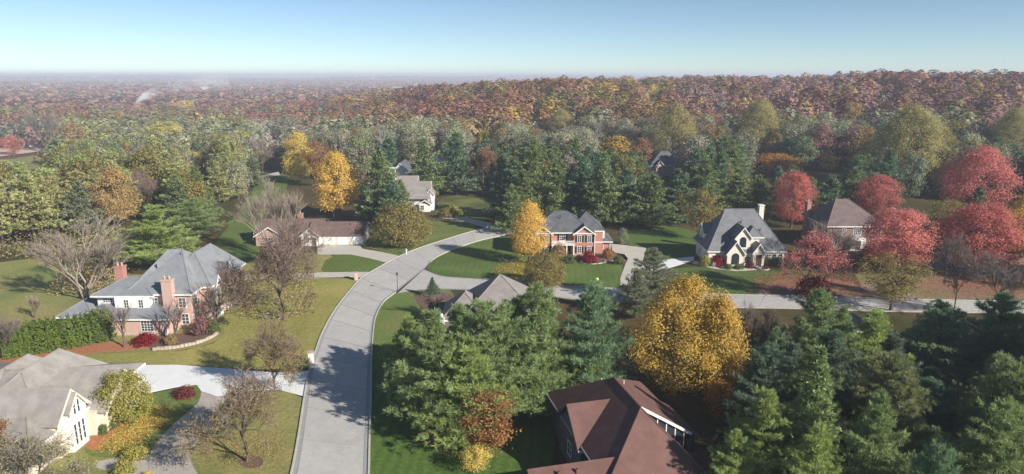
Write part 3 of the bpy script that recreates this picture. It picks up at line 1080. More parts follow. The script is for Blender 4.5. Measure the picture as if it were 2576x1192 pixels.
# windows
for (xx, w_, c_) in ((-68.3, 1.5, 3), (-66.4, 0.9, 2), (-59.1, 1.9, 4)):
    h.window(*L1(xx, 103.2), 0.75, w_, 1.65, 0, c_, 4)
h.window(*L1(-60.9, 105.4), 3.95, 0.7, 1.3, 0, 2, 3)
h.window(*L1(-63.3, 105.4), 3.95, 0.7, 1.3, 0, 2, 3)
h.window(*L1(-66.9, 106.4), 4.6, 1.5, 0.55, 0, 4, 2)
for xx in (-59.3, -54.7):
    h.window(*L1(xx, 106.6), 3.6, 1.1, 1.6, 0, 2, 3)
    h.window(*L1(xx + .2, 106.6), 0.7, 1.1, 1.7, 0, 2, 3)
for zz in (0.8, 3.7):
    h.window(*L1(-51.6, 121.6), zz if zz > 2 else 3.8, 1.1, 1.4, PI / 2, 2, 3) if zz > 2 else None
    h.window(*L1(-53.3, 108.4), zz, 0.9, 1.6, PI / 2, 2, 3)
h.box('downpipe', *H1rect(-55.95, -55.8, 103.05, 103.2), 0, 2.75, M['white'])
h.box('plinth', *H1rect(-69.6, -55.5, 103.1, 108.4), -.4, .35, M['stone'])

# --- cream house with the big weathered roof, bottom left
h = House('cream_house', 'cream house under a wide weathered grey shake roof beside the white driveway', -56, 72)
def HR(x0, x1, y0, y1):
    return (x0 + 56, x1 + 56, y0 - 72, y1 - 72)
cr, rt = M['cream'], M['roof_tan']
h.wall(*HR(-76, -50.2, 63, 84), 3.2, cr)
h.hip(*HR(-76, -50.2, 63, 84.6), 3.25, 3.8, rt, ov=.5, ridge=((-66 + 56, 74.4 - 72), (-58 + 56, 74.4 - 72)))
h.wall(*HR(-58, -47.9, 72.6, 80.6), 3.0, cr, gable='x', rise=3.0)
h.gable(*HR(-60, -47.9, 72.6, 80.6), 3.05, 3.1, rt, 'x', ov=.45, ends=(0, 1))
h.hip(*HR(-64.2, -56.6, 69.4, 82.6), 3.3, 3.9, rt, ov=.4)
h.hip(*HR(-60.8, -53.2, 69.0, 83.4), 3.35, 4.25, rt, ov=.4)
# two nested front gables looking at the driveway
h.wall(*HR(-58, -49.6, 66.8, 72.0), 4.3, cr, gable='x', rise=2.7)
h.gable(*HR(-60, -49.6, 66.8, 72.0), 4.35, 2.75, rt, 'x', ov=.35, ends=(0, 1), trim='cream')
h.wall(*HR(-52, -48.9, 68.0, 70.7), 5.0, M['white'], gable='x', rise=1.6, name='bay_wall')
h.gable(*HR(-54, -48.9, 68.0, 70.7), 5.05, 1.65, rt, 'x', ov=.25, ends=(0, 1), trim='cream')
for yy in (68.65, 69.35, 70.05):
    h.window(-48.9 + 56, yy - 72, 0.7, 0.36, 2.4, PI / 2, 1, 3)
h.window(-48.9 + 56, 69.0 - 72, 4.2, 0.34, 1.5, PI / 2, 1, 2)
h.window(-48.9 + 56, 69.7 - 72, 4.2, 0.34, 1.5, PI / 2, 1, 2)
h.window(-51.5 + 56, 66.8 - 72, 1.0, 0.9, 1.4, 0, 2, 3)
for yy in (74.2, 76.4, 78.6):
    h.window(-47.9 + 56, yy - 72, 0.9, 1.0, 1.4, PI / 2, 2, 3)
h.wall(*HR(-51.4, -48.6, 71.7, 72.5), 2.9, cr, name='porch_wall')
b = Buf(); b.tube([(-60.6 + 56, 67.4 - 72, 4.5), (-60.6 + 56, 67.4 - 72, 5.6)], .14, 8); b.tube([(-60.6 + 56, 67.4 - 72, 5.55), (-60.6 + 56, 67.4 - 72, 5.8)], .24, 8)
obj('roof_vent', b, M['white'], h.root)

# --- ranch house with the triple garage
gx, gy = G(856, 616)
h = House('ranch_house', 'low ranch house with brown roof and three white garage doors by the tan driveway', gx, gy)
x0, x1 = -5.2, 5.6
h.wall(x0, x1, 0, 9.5, 2.75, M['pinkwhite'], gable='x', rise=2.2)
h.gable(x0 - 3, x1, 0, 9.5, 2.78, 2.2, M['roof_ranch'], 'x', ov=.5, ends=(0, 1))
for k, xx in enumerate((-2.6, 0.75, 4.0)):
    h.garage_door(xx, 0, 0.05, 2.75, 2.2)
h.wall(-9.4, -4.9, -1.0, 8, 2.8, M['white'], gable='y', rise=1.8, name='entry_wall')
h.gable(-9.4, -4.9, -1.0, 8, 2.83, 1.8, M['roof_ranch'], 'y', ov=.45, ends=(1, 0))
h.wall(-21.5, -9.2, 2.0, 11, 2.8, M['brick_pink'], gable='x', rise=2.5)
h.gable(-21.5, -5, 2.0, 11, 2.83, 2.5, M['roof_ranch'], 'x', ov=.5, ends=(1, 0))
h.wall(-20.5, -13.8, -1.2, 6, 2.8, M['brick_pink'], gable='y', rise=2.1)
h.gable(-20.5, -13.8, -1.2, 7, 2.83, 2.1, M['roof_ranch'], 'y', ov=.45, ends=(1, 0))
h.window(-17.2, -1.2, .8, 1.9, 1.3, 0, 3, 2)
h.window(-11.5, 2.0, .8, 1.5, 1.3, 0, 3, 2)
h.window(-7.8, -1.0, .9, 0.9, 1.2, 0, 2, 2)
h.door(-6.1, -1.0, .1, .95, 2.05, 0, 'wood')
h.chimney(-12.6, -11.4, 7.6, 8.6, 3, 6.2, M['brick_red'], pots=1)

# --- grey gabled house with the white chimney, among the pines
gx, gy = G(1052, 530)
h = House('gabled_house', 'grey roofed house with white gables and white chimney behind the round golden tree', gx, gy)
h.wall(-4.5, 3.4, 0, 9.0, 5.0, M['white'])
h.gable(-8.5, 3.4, -0.6, 9.0, 4.4, 4.3, M['roof_taupe'], 'x', ov=.5)
h.wall(-12, -2, 2, 11, 4.6, M['pinkwhite'], gable='x', rise=3.2)
h.wall(2.4, 4.8, 1.0, 5.2, 5.2, M['white'], gable='y', rise=1.4)
h.gable(2.4, 4.8, 1.0, 6.2, 5.25, 1.4, M['roof_taupe'], 'y', ov=.3, ends=(1, 0))
h.wall(-9.0, -2.4, 5, 13, 5.2, M['white'], gable='x', rise=4.2)
h.gable(-13, -1.2, 4.2, 13, 5.2, 4.6, M['roof_taupe'], 'x', ov=.4)
h.wall(0.6, 3.9, -1.8, 3, 2.6, M['white'], name='porch_wall')
h.gable(0.4, 4.1, -1.9, 3.6, 2.65, 1.1, M['roof_taupe'], 'y', ov=.3)
h.window(1.5, -1.8, .7, 1.0, 1.3, 0, 2, 2)
h.window(3.6, 1.0, 2.9, .8, 1.3, 0, 2, 2)
h.chimney(-9.4, -7.6, 4.8, 6.0, 3, 12.6, M['white'], pots=0)

# --- red brick colonial with balcony
gx, gy = G(1443, 645)
h = House('colonial_house', 'red brick colonial house with white balcony and charcoal hip roof beside the orange maple', gx, gy + .2)
br, rd = M['brick_red'], M['roof_dark']
h.wall(0.0, 4.7, 0, 10, 5.5, br)
h.wall(-9.6, -5.2, 0, 10, 5.5, br)
h.wall(-5.3, 0.1, 1.5, 10.5, 5.5, br)
h.hip(-10.0, 4.5, 1.2, 11.5, 5.55, 4.0, rd, ov=.4, ridge=((-4.2, 6.3), (-1.2, 6.3)))
for (a, b_) in ((0.0, 4.7), (-9.6, -5.2)):
    h.wall(a, b_, 0.02, 2.5, 5.52, br, gable='y', rise=1.75, z0=5.3, name='gable_wall')
    h.gable(a, b_, 0, 5.0, 5.55, 1.75, rd, 'y', ov=.35, ends=(1, 0))
    h.box('cornice', a - .25, b_ + .25, -.28, -.002, 5.32, 5.58, M['white'])
for xx in (1.25, 3.55):
    for zz in (0.85, 3.45):
        h.window(xx, 0, zz, 0.85, 1.45, 0, 2, 3, shutters='black')
for xx in (-8.5, -6.3):
    for zz in (0.85, 3.45):
        h.window(xx, 0, zz, 0.85, 1.45, 0, 2, 3, shutters='black')
h.window(-2.6, 1.5, 3.45, 1.15, 1.5, 0, 3, 3, shutters='black')
h.window(-3.6, 1.5, 0.6, 1.0, 1.7, 0, 2, 3)
h.door(-1.1, 1.5, 0.15, 1.1, 2.3, 0, 'black')
h.box('porch_floor', -5.2, 0.0, -0.6, 1.5, -.3, .16, M['stone'])
bal = h.box('balcony', -5.25, 0.05, -0.7, 1.5, 2.75, 3.0, M['white'])
rb = Buf()
rb.box(-5.2, 0.0, -.66, -.58, 3.72, 3.84)
rb.box(-5.2, 0.0, -.65, -.59, 3.1, 3.18)
rb.box(-5.2, -5.12, -.575, 1.4, 3.72, 3.84)
rb.box(-.08, 0.0, -.575, 1.4, 3.72, 3.84)
obj('handrail', rb, M['white'], bal)
bb = Buf()
for i in range(36):
    xx = -5.1 + i * 0.143
    bb.box(xx - .03, xx + .03, -.64, -.60, 3.184, 3.716)
obj('baluster', bb, M['white'], bal)
for xx in (-5.05, -3.4, -1.75, -.15):
    c = Buf()
    c.tube([(xx, -.5, .16), (xx, -.5, 2.75)], [.16, .13], 10)
    c.box(xx - .2, xx + .2, -.7, -.3, .162, .3)
    c.box(xx - .18, xx + .18, -.68, -.32, 2.6, 2.748)
    obj('column', c, M['white'], h.root)
# rear wing on the right
h.wall(4.0, 7.0, 2.6, 10, 5.3, br)
h.hip(-0.5, 7.0, 2.8, 12.5, 5.6, 3.6, rd, ov=.35)
h.wall(4.72, 8.9, 3.2, 10.5, 2.9, br)
h.hip(4.6, 9.0, 3.0, 10.5, 2.95, 2.6, rd, ov=.4, ridge=((5.3, 6.0), (5.6, 8.0)))
h.wall(6.9, 7.5, 3.4, 8.4, 5.2, M['white'], name='side_wall')
h.window(6.8, 3.2, .9, .8, 1.2, 0, 2, 2)
h.box('downpipe', 8.75, 8.95, 3.05, 3.19, 0, 2.8, M['white'])
h.box('downpipe', 4.72, 4.86, -.14, -.004, 0, 5.3, M['white'])

# --- cream brick house with three front gables
gx, gy = G(1847, 671)
h = House('french_house', 'cream painted brick house with steep grey roof and arched gable windows', gx, gy)
cb, rm = M['brick_cream'], M['roof_mid']
h.wall(-5.4, 11.4, 1.6, 12.0, 3.2, cb)
h.hip(-5.4, 11.4, 1.6, 13.5, 3.25, 8.2, rm, ov=.4, ridge=((-0.4, 8.0), (6.2, 8.0)))
h.wall(-4.9, -2.2, 7.6, 11.6, 6.2, M['brick_cream'], gable='x', rise=1.7, z0=3, name='dormer_wall')
h.gable(-4.9, -1.0, 7.6, 11.6, 6.25, 1.7, rm, 'x', ov=.3, ends=(1, 0))
h.window(-4.9, 9.6, 4.7, .9, 1.3, -PI / 2, 2, 2, arch=True)
# left front gable
h.wall(-1.75, 1.9, 0, 6, 3.3, cb, gable='y', rise=2.5)
h.gable(-1.75, 1.9, 0, 7.5, 3.35, 2.5, rm, 'y', ov=.35, ends=(1, 0))
# upper gable
h.wall(0.15, 3.5, 1.0, 8, 6.6, cb, gable='y', rise=2.1)
h.gable(0.15, 3.5, 1.0, 9.0, 6.65, 2.1, rm, 'y', ov=.35, ends=(1, 0))
h.wall(3.4, 5.8, 2.2, 7, 6.2, cb)
h.hip(3.2, 6.4, 2.2, 9.5, 6.3, 1.9, rm, ov=.3)
# entry gable
h.wall(3.9, 6.3, -0.2, 4, 3.6, cb, gable='y', rise=1.75)
h.gable(3.9, 6.3, -0.2, 6.0, 3.65, 1.75, rm, 'y', ov=.35, ends=(1, 0))
h.wall(2.0, 3.92, 0.8, 4, 2.9, cb)
h.hip(1.8, 4.2, 0.8, 4.5, 2.95, 2.4, rm, ov=.3)
h.door(5.1, -0.2, .15, 1.35, 2.7, 0, 'wood')
h.window(2.95, 0.8, .6, 1.1, 1.5, 0, 3, 3)
h.window(0.05, 0, .7, 1.45, 1.55, 0, 2, 4, arch=True, frame='black')
h.window(1.8, 1.0, 4.35, 1.2, 1.45, 0, 2, 4, arch=True, frame='black')
h.window(-3.6, 1.6, .8, 1.6, 1.4, 0, 3, 3)
h.window(7.9, 1.6, .8, .9, 1.6, 0, 2, 3)
h.window(9.2, 1.6, .8, .9, 1.6, 0, 2, 3)
h.window(10.5, 1.6, .8, .9, 1.6, 0, 2, 3)
for yy in (4.0, 8.5):
    h.window(-5.4, yy, .9, .8, 1.5, -PI / 2, 2, 3)
h.box('downpipe', 1.93, 2.05, .2, .32, 0, 3.1, M['black'])
b = Buf(); b.box(7.8, 9.2, 3.6, 4.6, 5.62, 5.78)
sk = obj('skylight', b, M['white'], h.root); sk.rotation_euler = (0, 0, 0)
h.chimney(8.0, 9.1, 9.6, 10.8, 3, 11.8, M['brick_cream'], pots=0)
b = Buf()
b.tube([(5.6, -1.6, 0.02), (5.6, -1.6, .35)], [1.5, 1.45], 18)
obj('step', b, M['stone'], h.root)

# --- dark brick house with hip roof on the right
gx, gy = G(2140, 628)
h = House('brick_house', 'dark brick two storey house with dusty brown hip roof between the red maples', gx, gy)
bd, rh = M['brick_dark'], M['roof_hip']
h.wall(-6.2, 7.4, 0, 14, 5.9, bd)
h.hip(-6.2, 7.4, 0, 14.2, 5.95, 5.2, rh, ov=.45, ridge=((-1.6, 7.2), (1.6, 7.2)))
for yy in (3.0, 9.5):
    h.window(-6.2, yy, 3.7, .8, 1.5, -PI / 2, 2, 3)
for xx in (-2.2, 4.6, 6.2):
    h.window(xx, 0, 3.7, 0.75, 1.5, 0, 2, 3)
h.window(1.0, 0, 3.7, 1.7, 1.5, 0, 4, 3)
h.wall(-.75, 2.75, -1.0, .1, 3.0, M['white'], gable='y', rise=.5, name='entry_wall')
h.door(1.0, -1.0, .15, 1.3, 2.3, 0, 'wood')
h.window(-4.2, 0, .8, 1.0, 1.7, 0, 2, 3)
h.window(5.0, 0, .8, 1.4, 1.7, 0, 3, 3)
h.chimney(-7.1, -6.15, 10.2, 11.8, 0, 9.6, M['brick_red'], pots=1)

# --- pyramid roof below the side street
gx, gy = G(1258, 690, 8.6)
h = House('hip_roof_house', 'taupe pyramid roofed house at the street corner half hidden behind pines', gx, gy)
rtp = M['roof_taupe']
h.wall(-6.0, 6.4, -7.5, 6.5, 3.2, M['pinkwhite'])
h.hip(-6.0, 6.4, -7.5, 6.5, 3.25, 5.4, rtp, ov=.5, ridge=((0, -.1), (0.05, .1)))
h.wall(-9.0, -3.5, -6.0, 1.5, 3.0, M['pinkwhite'])
h.hip(-9.0, -2.5, -6.4, 1.5, 3.05, 3.4, rtp, ov=.45)
h.wall(-10.4, -8.8, -7.2, -5.6, 3.3, M['white'], gable='y', rise=.6, name='entry_wall')
h.window(-9.6, -7.2, .9, .7, 1.2, 0, 2, 2)
h.window(0, -7.5, .8, 1.6, 1.3, 0, 3, 2)

# --- small house glimpsed between pines right of the street
gx, gy = G(2146, 786, 4.4)
h = House('cottage', 'small grey roofed house glimpsed between the pines below the side street', gx, gy - 2.5)
h.wall(-2.6, 2.3, 0, 5.0, 2.3, M['pinkwhite'])
h.hip(-2.6, 2.3, 0, 5, 2.35, 2.0, M['roof_taupe'], ov=.35)
h.window(.9, 0, .6, 1.1, .9, 0, 2, 2, arch=True, frame='black')
h.box('corner_board', -2.7, -2.4, -.06, .3, 0, 2.25, M['white'])

# --- near brown roofed house at the bottom
h = House('brown_house', 'large brown hip roofed house with side gables nearest the camera under the pines', 12.3, 66, 0, math.radians(14))
rbn, sd = M['roof_brown'], M['greyside']


def solid_roof(name, tops, m, t=.16):
    """closed roof body from its upper faces (lists of corners)"""
    b = Buf()
    for f in tops:
        k = len(f)
        v = list(f) + [(p[0], p[1], p[2] - t) for p in f]
        lo = tuple(range(k, 2 * k))[::-1]
        sides = [(i, i + k, (i + 1) % k + k, (i + 1) % k) for i in range(k)]
        if k == 4:
            b.add(v, [(0, 1, 2, 3), lo] + sides)
        else:
            b.add(v, sides, [(0, 1, 2), lo])
    return obj(name, b, m, h.root)


zr, ze = 8.2, 4.3
h.wall(-5.5, 5.7, -2.3, 9.4, 4.25, sd)
solid_roof('roof', [[(-5.95, -2.0, ze), (0, -2.0, zr), (0, 4.0, zr), (-5.95, 9.9, ze)], [(6.15, 9.9, ze), (0, 4.0, zr), (0, -2.75, zr), (6.15, -2.75, ze)], [(-5.95, 9.9, ze), (0, 4.0, zr), (6.15, 9.9, ze)]], rbn)
h.wall(-5.4, -4.4, -9.0, -2.4, 4.2, sd)
h.wall(-4.38, 4.7, -9.0, -2.4, 2.5, sd)
solid_roof('roof', [[(-5.95, -9.5, ze), (0, -3.3, zr), (0, -2.02, zr), (-5.95, -2.02, ze)], [(-5.95, -9.5, ze), (5.3, -9.5, 2.7), (0, -3.3, zr)], [(5.3, -9.5, 2.7), (5.3, -2.5, 2.7), (0, -2.5, zr), (0, -3.3, zr)]], rbn)
b = Buf()
b.tube([(0, -3.3, zr + .03), (-5.95, -9.5, ze + .03)], .09, 5)
b.tube([(0, -3.3, zr + .03), (0, 4.0, zr + .03)], .09, 5)
b.tube([(0, -3.3, zr + .03), (5.3, -9.5, 2.73)], .08, 5)
obj('ridge_cap', b, rbn, h.root)
b = Buf()
b.box(-6.07, -5.93, -9.5, 9.9, ze - .28, ze - .05)
obj('gutter', b, M['gutter'], h.root)
b = Buf()
b.box(-5.95, 5.3, -9.62, -9.5, 2.45, 2.7)
obj('gutter', b, M['white'], h.root)
# step in the right eave: a lower lean-to roof along the right side
h.wall(5.6, 7.0, -2.2, 4.4, 3.3, sd)
solid_roof('roof', [[(5.4, -2.72, 4.73), (7.6, -2.72, 3.38), (7.6, 4.8, 3.38), (5.4, 4.8, 4.73)]], rbn)
# left cross gable
h.wall(-6.0, -2, -2.4, 4.6, 4.1, sd, gable='x', rise=2.9)
h.gable(-6.1, -.4, -2.4, 4.6, 4.2, 3.0, rbn, 'x', ov=.35, ends=(1, 0), trim='iron')
# lower left wing nearest
h.wall(-12.4, -4, -10.4, -3.6, 2.8, sd, gable='x', rise=2.5)
h.gable(-12.6, -3.0, -10.4, -3.6, 2.85, 2.6, rbn, 'x', ov=.35, ends=(1, 0), trim='iron')
for xx in (-10.2, -8.4):
    b = Buf(); b.tube([(xx, -7.8, 4.7), (xx, -7.8, 5.35)], .13, 7)
    obj('roof_vent', b, M['roof_brown'], h.root)
# clerestory wall below the white rake of the upper roof
b = Buf()
v = [(x, y, z) for y in (-2.90, -2.78) for x, z in ((0.25, zr - .12), (6.2, ze + .02), (6.2, ze - .3), (0.25, zr - .46))]
b.add(v, [(0, 3, 2, 1), (4, 5, 6, 7), (0, 1, 5, 4), (1, 2, 6, 5), (2, 3, 7, 6), (3, 0, 4, 7)])
obj('rake_board', b, M['white'], h.root)
b = Buf()
v = [(x, y, z) for y in (-2.62, -2.45) for x, z in ((0.1, 2.2), (5.75, 2.2), (5.75, 4.4), (0.1, zr - .2))]
b.add(v, [(0, 1, 2, 3), (7, 6, 5, 4), (1, 5, 6, 2), (0, 3, 7, 4)])
cw = obj('clerestory', b, M['glass'], h.root)
for k in range(5):
    b = Buf()
    xx = 1.2 + k * 1.05
    b.box(xx - .05, xx + .05, -2.70, -2.63, 2.3, zr - .45 - xx * .63)
    obj('mullion', b, M['white'], cw)
b = Buf(); b.box(-6.5, -5.9, -2.98, -2.84, 3.75, 3.98)
obj('gutter_end', b, M['white'], h.root)
for a, c in (((-.9, 5.2, 6.9), .07), ((1.1, 3.6, 7.2), .06)):
    b = Buf(); b.tube([a, (a[0], a[1], a[2] + .75)], c, 7)
    obj('vent_pipe', b, M['white'], h.root)
# timber deck on the right
dk = h.box('deck', 5.0, 8.0, -9.5, -3.2, 2.1, 2.3, M['wood'])
b = Buf()
for yy in (-9.4, -7.4, -5.4, -3.4):
    b.box(7.85, 7.95, yy - .05, yy + .05, -.2, 3.4)
b.box(7.84, 7.96, -9.5, -3.2, 3.404, 3.5)
obj('railing', b, M['wood'], dk)
h.window(-6.0, 1.1, 1.2, 1.1, 1.4, -PI / 2, 2, 2)

for nm, rt_, pts in (('brick_house', None, [(-2.4, 0.6, 9.2), (.6, 3.2, 10.4)]), ('french_house', None, [(6.6, 4.4, 7.0), (2.6, 5.6, 8.6)]), ('colonial_house', None, [(-3.0, 4.2, 8.2), (-6.0, 4.6, 7.6)]), ('ranch_house', None, [(2.0, 3.4, 4.2)])):
    for p in pts:
        b = Buf()
        b.tube([p, (p[0], p[1], p[2] + .75)], .10, 7)
        obj('vent_pipe', b, M['iron'], bpy.data.objects[nm])

# --- small houses glimpsed among the trees further off
def far_house(xd, yd, ridge_h, w, d, wallm, roofm, label, name='house', eave=4.2, gable_front=True):
    x, y = Gt(xd, yd, ridge_h)
    z = float(terr(x, y))
    hh = House(name, label, x, y, z)
    rise = ridge_h - eave
    if gable_front:
        hh.wall(-w / 2, w / 2, -d / 2, d / 2, eave, wallm, gable='y', rise=rise)
        hh.gable(-w / 2, w / 2, -d / 2, d / 2, eave + .03, rise, roofm, 'y', ov=.5)
        hh.window(0, -d / 2, 2.6, 1.2, 1.4, 0, 2, 2)
    else:
        hh.wall(-w / 2, w / 2, -d / 2, d / 2, eave, wallm)
        hh.hip(-w / 2, w / 2, -d / 2, d / 2, eave + .03, rise, roofm, ov=.5)
        hh.window(-w / 4, -d / 2, 2.4, 1.3, 1.4, 0, 2, 2)
        hh.window(w / 4, -d / 2, 2.4, 1.3, 1.4, 0, 2, 2)
    return hh


FARH = [
    (1672, 380, 9.5, 13, 10, M['brick_pink'], M['roof_dark'], 'small pink brick house with grey roof poking out of the pines behind the colonial', False),
    (1012, 405, 9.0, 9, 12, M['white'], M['roof_dark'], 'white gabled house almost hidden in the pines behind the white chimney', True),
    (668, 318, 9.0, 10, 9, M['pinkwhite'], M['roof_taupe'], 'pale house high among the grey trees left of the yellow maple', True),
    (686, 352, 8.0, 9, 8, M['white'], M['roof_taupe'], 'white house low among the bare trees left of the yellow maple', True),
    (1345, 304, 9.0, 8, 8, M['white'], M['roof_mid'], 'white house peeping through grey woodland above the pale conifer', True),
    (1682, 342, 10.0, 10, 9, M['white'], M['roof_taupe'], 'white gable just showing above rust coloured trees', True),
    (1096, 380, 9.0, 8, 8, M['white'], M['roof_mid'], 'little white gable between two blue green pines', True),
]
for a in FARH:
    xx, yy = Gt(a[0], a[1], a[2])
    hh = far_house(*a[:7], a[7], gable_front=a[8])
    if a[0] == 1672:
        hh.wall(-4.6, -1.6, -6.4, 0, 4.6, M['brick_pink'], gable='y', rise=1.8)
        hh.gable(-4.6, -1.6, -6.4, 1.5, 4.65, 1.8, M['roof_dark'], 'y', ov=.4, ends=(1, 0))
        hh.wall(2.6, 5.2, -6.4, 0, 4.4, M['white'], gable='y', rise=1.7)
        hh.gable(2.6, 5.2, -6.4, 1.5, 4.45, 1.7, M['roof_dark'], 'y', ov=.4, ends=(1, 0))
        hh.window(-3.1, -6.4, 2.6, 1.0, 1.4, 0, 2, 2)
        hh.window(3.9, -6.4, 2.6, 1.0, 1.4, 0, 2, 2)

# ------------------------------------------------------------------ trees: a few hand-grown kinds, copied as things of their own
def unit(v):
    return v / np.maximum(np.linalg.norm(v, axis=-1, keepdims=True), 1e-9)


def leaf_faces(b, C, Nn, size, var, lv, mat=0, aspect=0.62, tint=None):
    k = len(C)
    if k == 0:
        return
    r = NP.normal(size=(k, 3))
    t = unit(np.cross(Nn, r))
    u = np.cross(Nn, t)
    s = np.broadcast_to(np.asarray(size, float), (k,))[:, None] * 0.5
    V = np.stack([C - t * s, C - u * s * aspect, C + t * s, C + u * s * aspect], 1).reshape(-1, 3)
    Q = np.arange(4 * k).reshape(-1, 4)
    b.add(V, Q, mat=mat, var=np.repeat(var, 4), lv=np.repeat(lv, 4), tint=None if tint is None else np.repeat(tint, 4, axis=0))


def leaf_tris(b, C, Nn, size, lv, tint):
    k = len(C)
    t = unit(np.cross(Nn, NP.normal(size=(k, 3))))
    u = np.cross(Nn, t)
    s = np.broadcast_to(np.asarray(size, float), (k,))[:, None] * 0.58
    V = np.stack([C + t * s, C - t * s * .5 + u * s * .8, C - t * s * .5 - u * s * .8], 1).reshape(-1, 3)
    b.add(V, None, np.arange(3 * k).reshape(-1, 3), lv=np.repeat(lv, 3), tint=np.repeat(tint, 3, axis=0))


def crown_points(n, H, zb, W, shape, lump=0.2, inner=0.35):
    """clump centres filling a crown between zb and H, W wide"""
    ph = NP.uniform(0, 2 * PI, 6)
    out = []
    while len(out) < n:
        t = NP.uniform(0, 1)
        a = NP.uniform(0, 2 * PI)
        if shape == 'oval':
            f = math.sin(PI * min(1, t * 0.90 + 0.10) ** 0.80) ** 0.62
        elif shape == 'round':
            f = math.sqrt(max(0, 1 - (2 * t - 0.92) ** 2 / 1.18))
        elif shape == 'broad':
            f = (1 - abs(2 * t - 0.8) ** 2.2 / 1.9) ** 0.8 if abs(2 * t - 0.8) < 1.3 else 0.2
        elif shape == 'vase':
            f = 0.35 + 0.65 * math.sin(PI * min(1, t ** 1.4 * 0.85 + 0.05)) if t < 0.97 else 0.3
        elif shape == 'dome':
            f = math.sqrt(max(0, 1 - t * t))
        else:
            f = math.sin(PI * t ** 0.7)
        g = 1 + lump * (0.5 * math.sin(2 * a + ph[0] + 3 * t) + 0.5 * math.sin(3 * a + ph[1] - 5 * t) + 0.4 * math.sin(5 * a + ph[2] + 9 * t))
        rf = inner + (1 - inner) * NP.uniform(0, 1) ** 0.45
        r = W / 2 * f * g * rf
        out.append((r * math.cos(a), r * math.sin(a), zb + (H - zb) * t, rf))
    return np.array(out)


def limbs(b, H, tr, tips, zb, mat=0, nl=9, bend=0.5, lead=0.72):
    """trunk and limbs that carry the clumps"""
    k = 7
    zz = np.linspace(0, H * lead, k)
    off = np.cumsum(NP.normal(0, bend * 0.16, (k, 2)), 0)
    off[0] = 0
    tp = np.column_stack([off, zz])
    b.tube(tp, np.linspace(tr, tr * 0.25, k) + tr * 0.5 * np.exp(-zz / 0.5), 7, mat)
    order = NP.permutation(len(tips))[:nl * 5]
    for c in range(0, len(order), 5):
        g = tips[order[c:c + 5]]
        e = g.mean(0)
        zs = np.clip(e[2] - np.hypot(e[0], e[1]) * 0.9 - 0.3, zb * 0.55, H * lead * 0.95)
        s = np.array([np.interp(zs, zz, tp[:, 0]), np.interp(zs, zz, tp[:, 1]), zs])
        mid = s * 0.5 + e * 0.5 + np.array([0, 0, 0.1 * H * 0.1])
        rr = tr * (0.45 - 0.3 * zs / H)
        b.tube([s, mid, s * 0.2 + e * 0.8], [rr, rr * 0.7, rr * 0.45], 5, mat)
        m2 = s * 0.2 + e * 0.8
        for p in g:
            b.tube([m2, (m2 + p) / 2 + NP.normal(0, .15, 3), p], [rr * 0.42, rr * 0.28, rr * .12], 3, mat)


PROTO = {}


def reg(kind, trunk, crown, H, W):
    PROTO.setdefault(kind, []).append((trunk, crown, H, W))


def norm_extent(P, W):
    """scale so that the crown spans W across"""
    w = np.percentile(np.abs(P[:, :2]), 98)
    P[:, :2] *= (W / 2) / max(w, 1e-6)
    return P


def grow_broadleaf(kind, H, W, zb, shape, nc, per, leaf, cr, lump=0.22, inner=0.35, nl=10, tr=None, droop=0.0):
    tips = crown_points(nc, H - cr * 0.6, zb + cr * 0.3, W - cr, shape, lump, inner)
    P3, rf = tips[:, :3], tips[:, 3]
    tb = Buf()
    limbs(tb, H, tr or H * 0.019, P3, zb, 0, nl)
    cb = Buf()
    cv = np.clip(NP.beta(1.6, 1.6, nc) * 0.7 + (1 - (P3[:, 2] - zb) / (H - zb)) * 0.25 - 0.05, 0, 1)
    per_n = NP.poisson(per, nc)
    idx = np.repeat(np.arange(nc), per_n)
    k = len(idx)
    off = NP.normal(0, 1, (k, 3)) * np.array([cr, cr, cr * 0.72]) * 0.55
    C = P3[idx] + off
    C[:, 2] -= droop * np.abs(off[:, 0])
    cen = np.array([0, 0, zb + (H - zb) * 0.45])
    Nn = unit(unit(C - cen) * 0.45 + unit(off) * 0.55 + np.array([0, 0, .35]) + NP.normal(0, .42, (k, 3)))
    var = np.clip(cv[idx] + NP.normal(0, .12, k), 0, 1)
    leaf_faces(cb, C, Nn, leaf * NP.uniform(.7, 1.3, k), var, NP.uniform(0, 1, k))
    reg(kind, tb.mesh('trunk', [M['bark']]), cb.mesh('crown', [M['leaf']]), H, W)


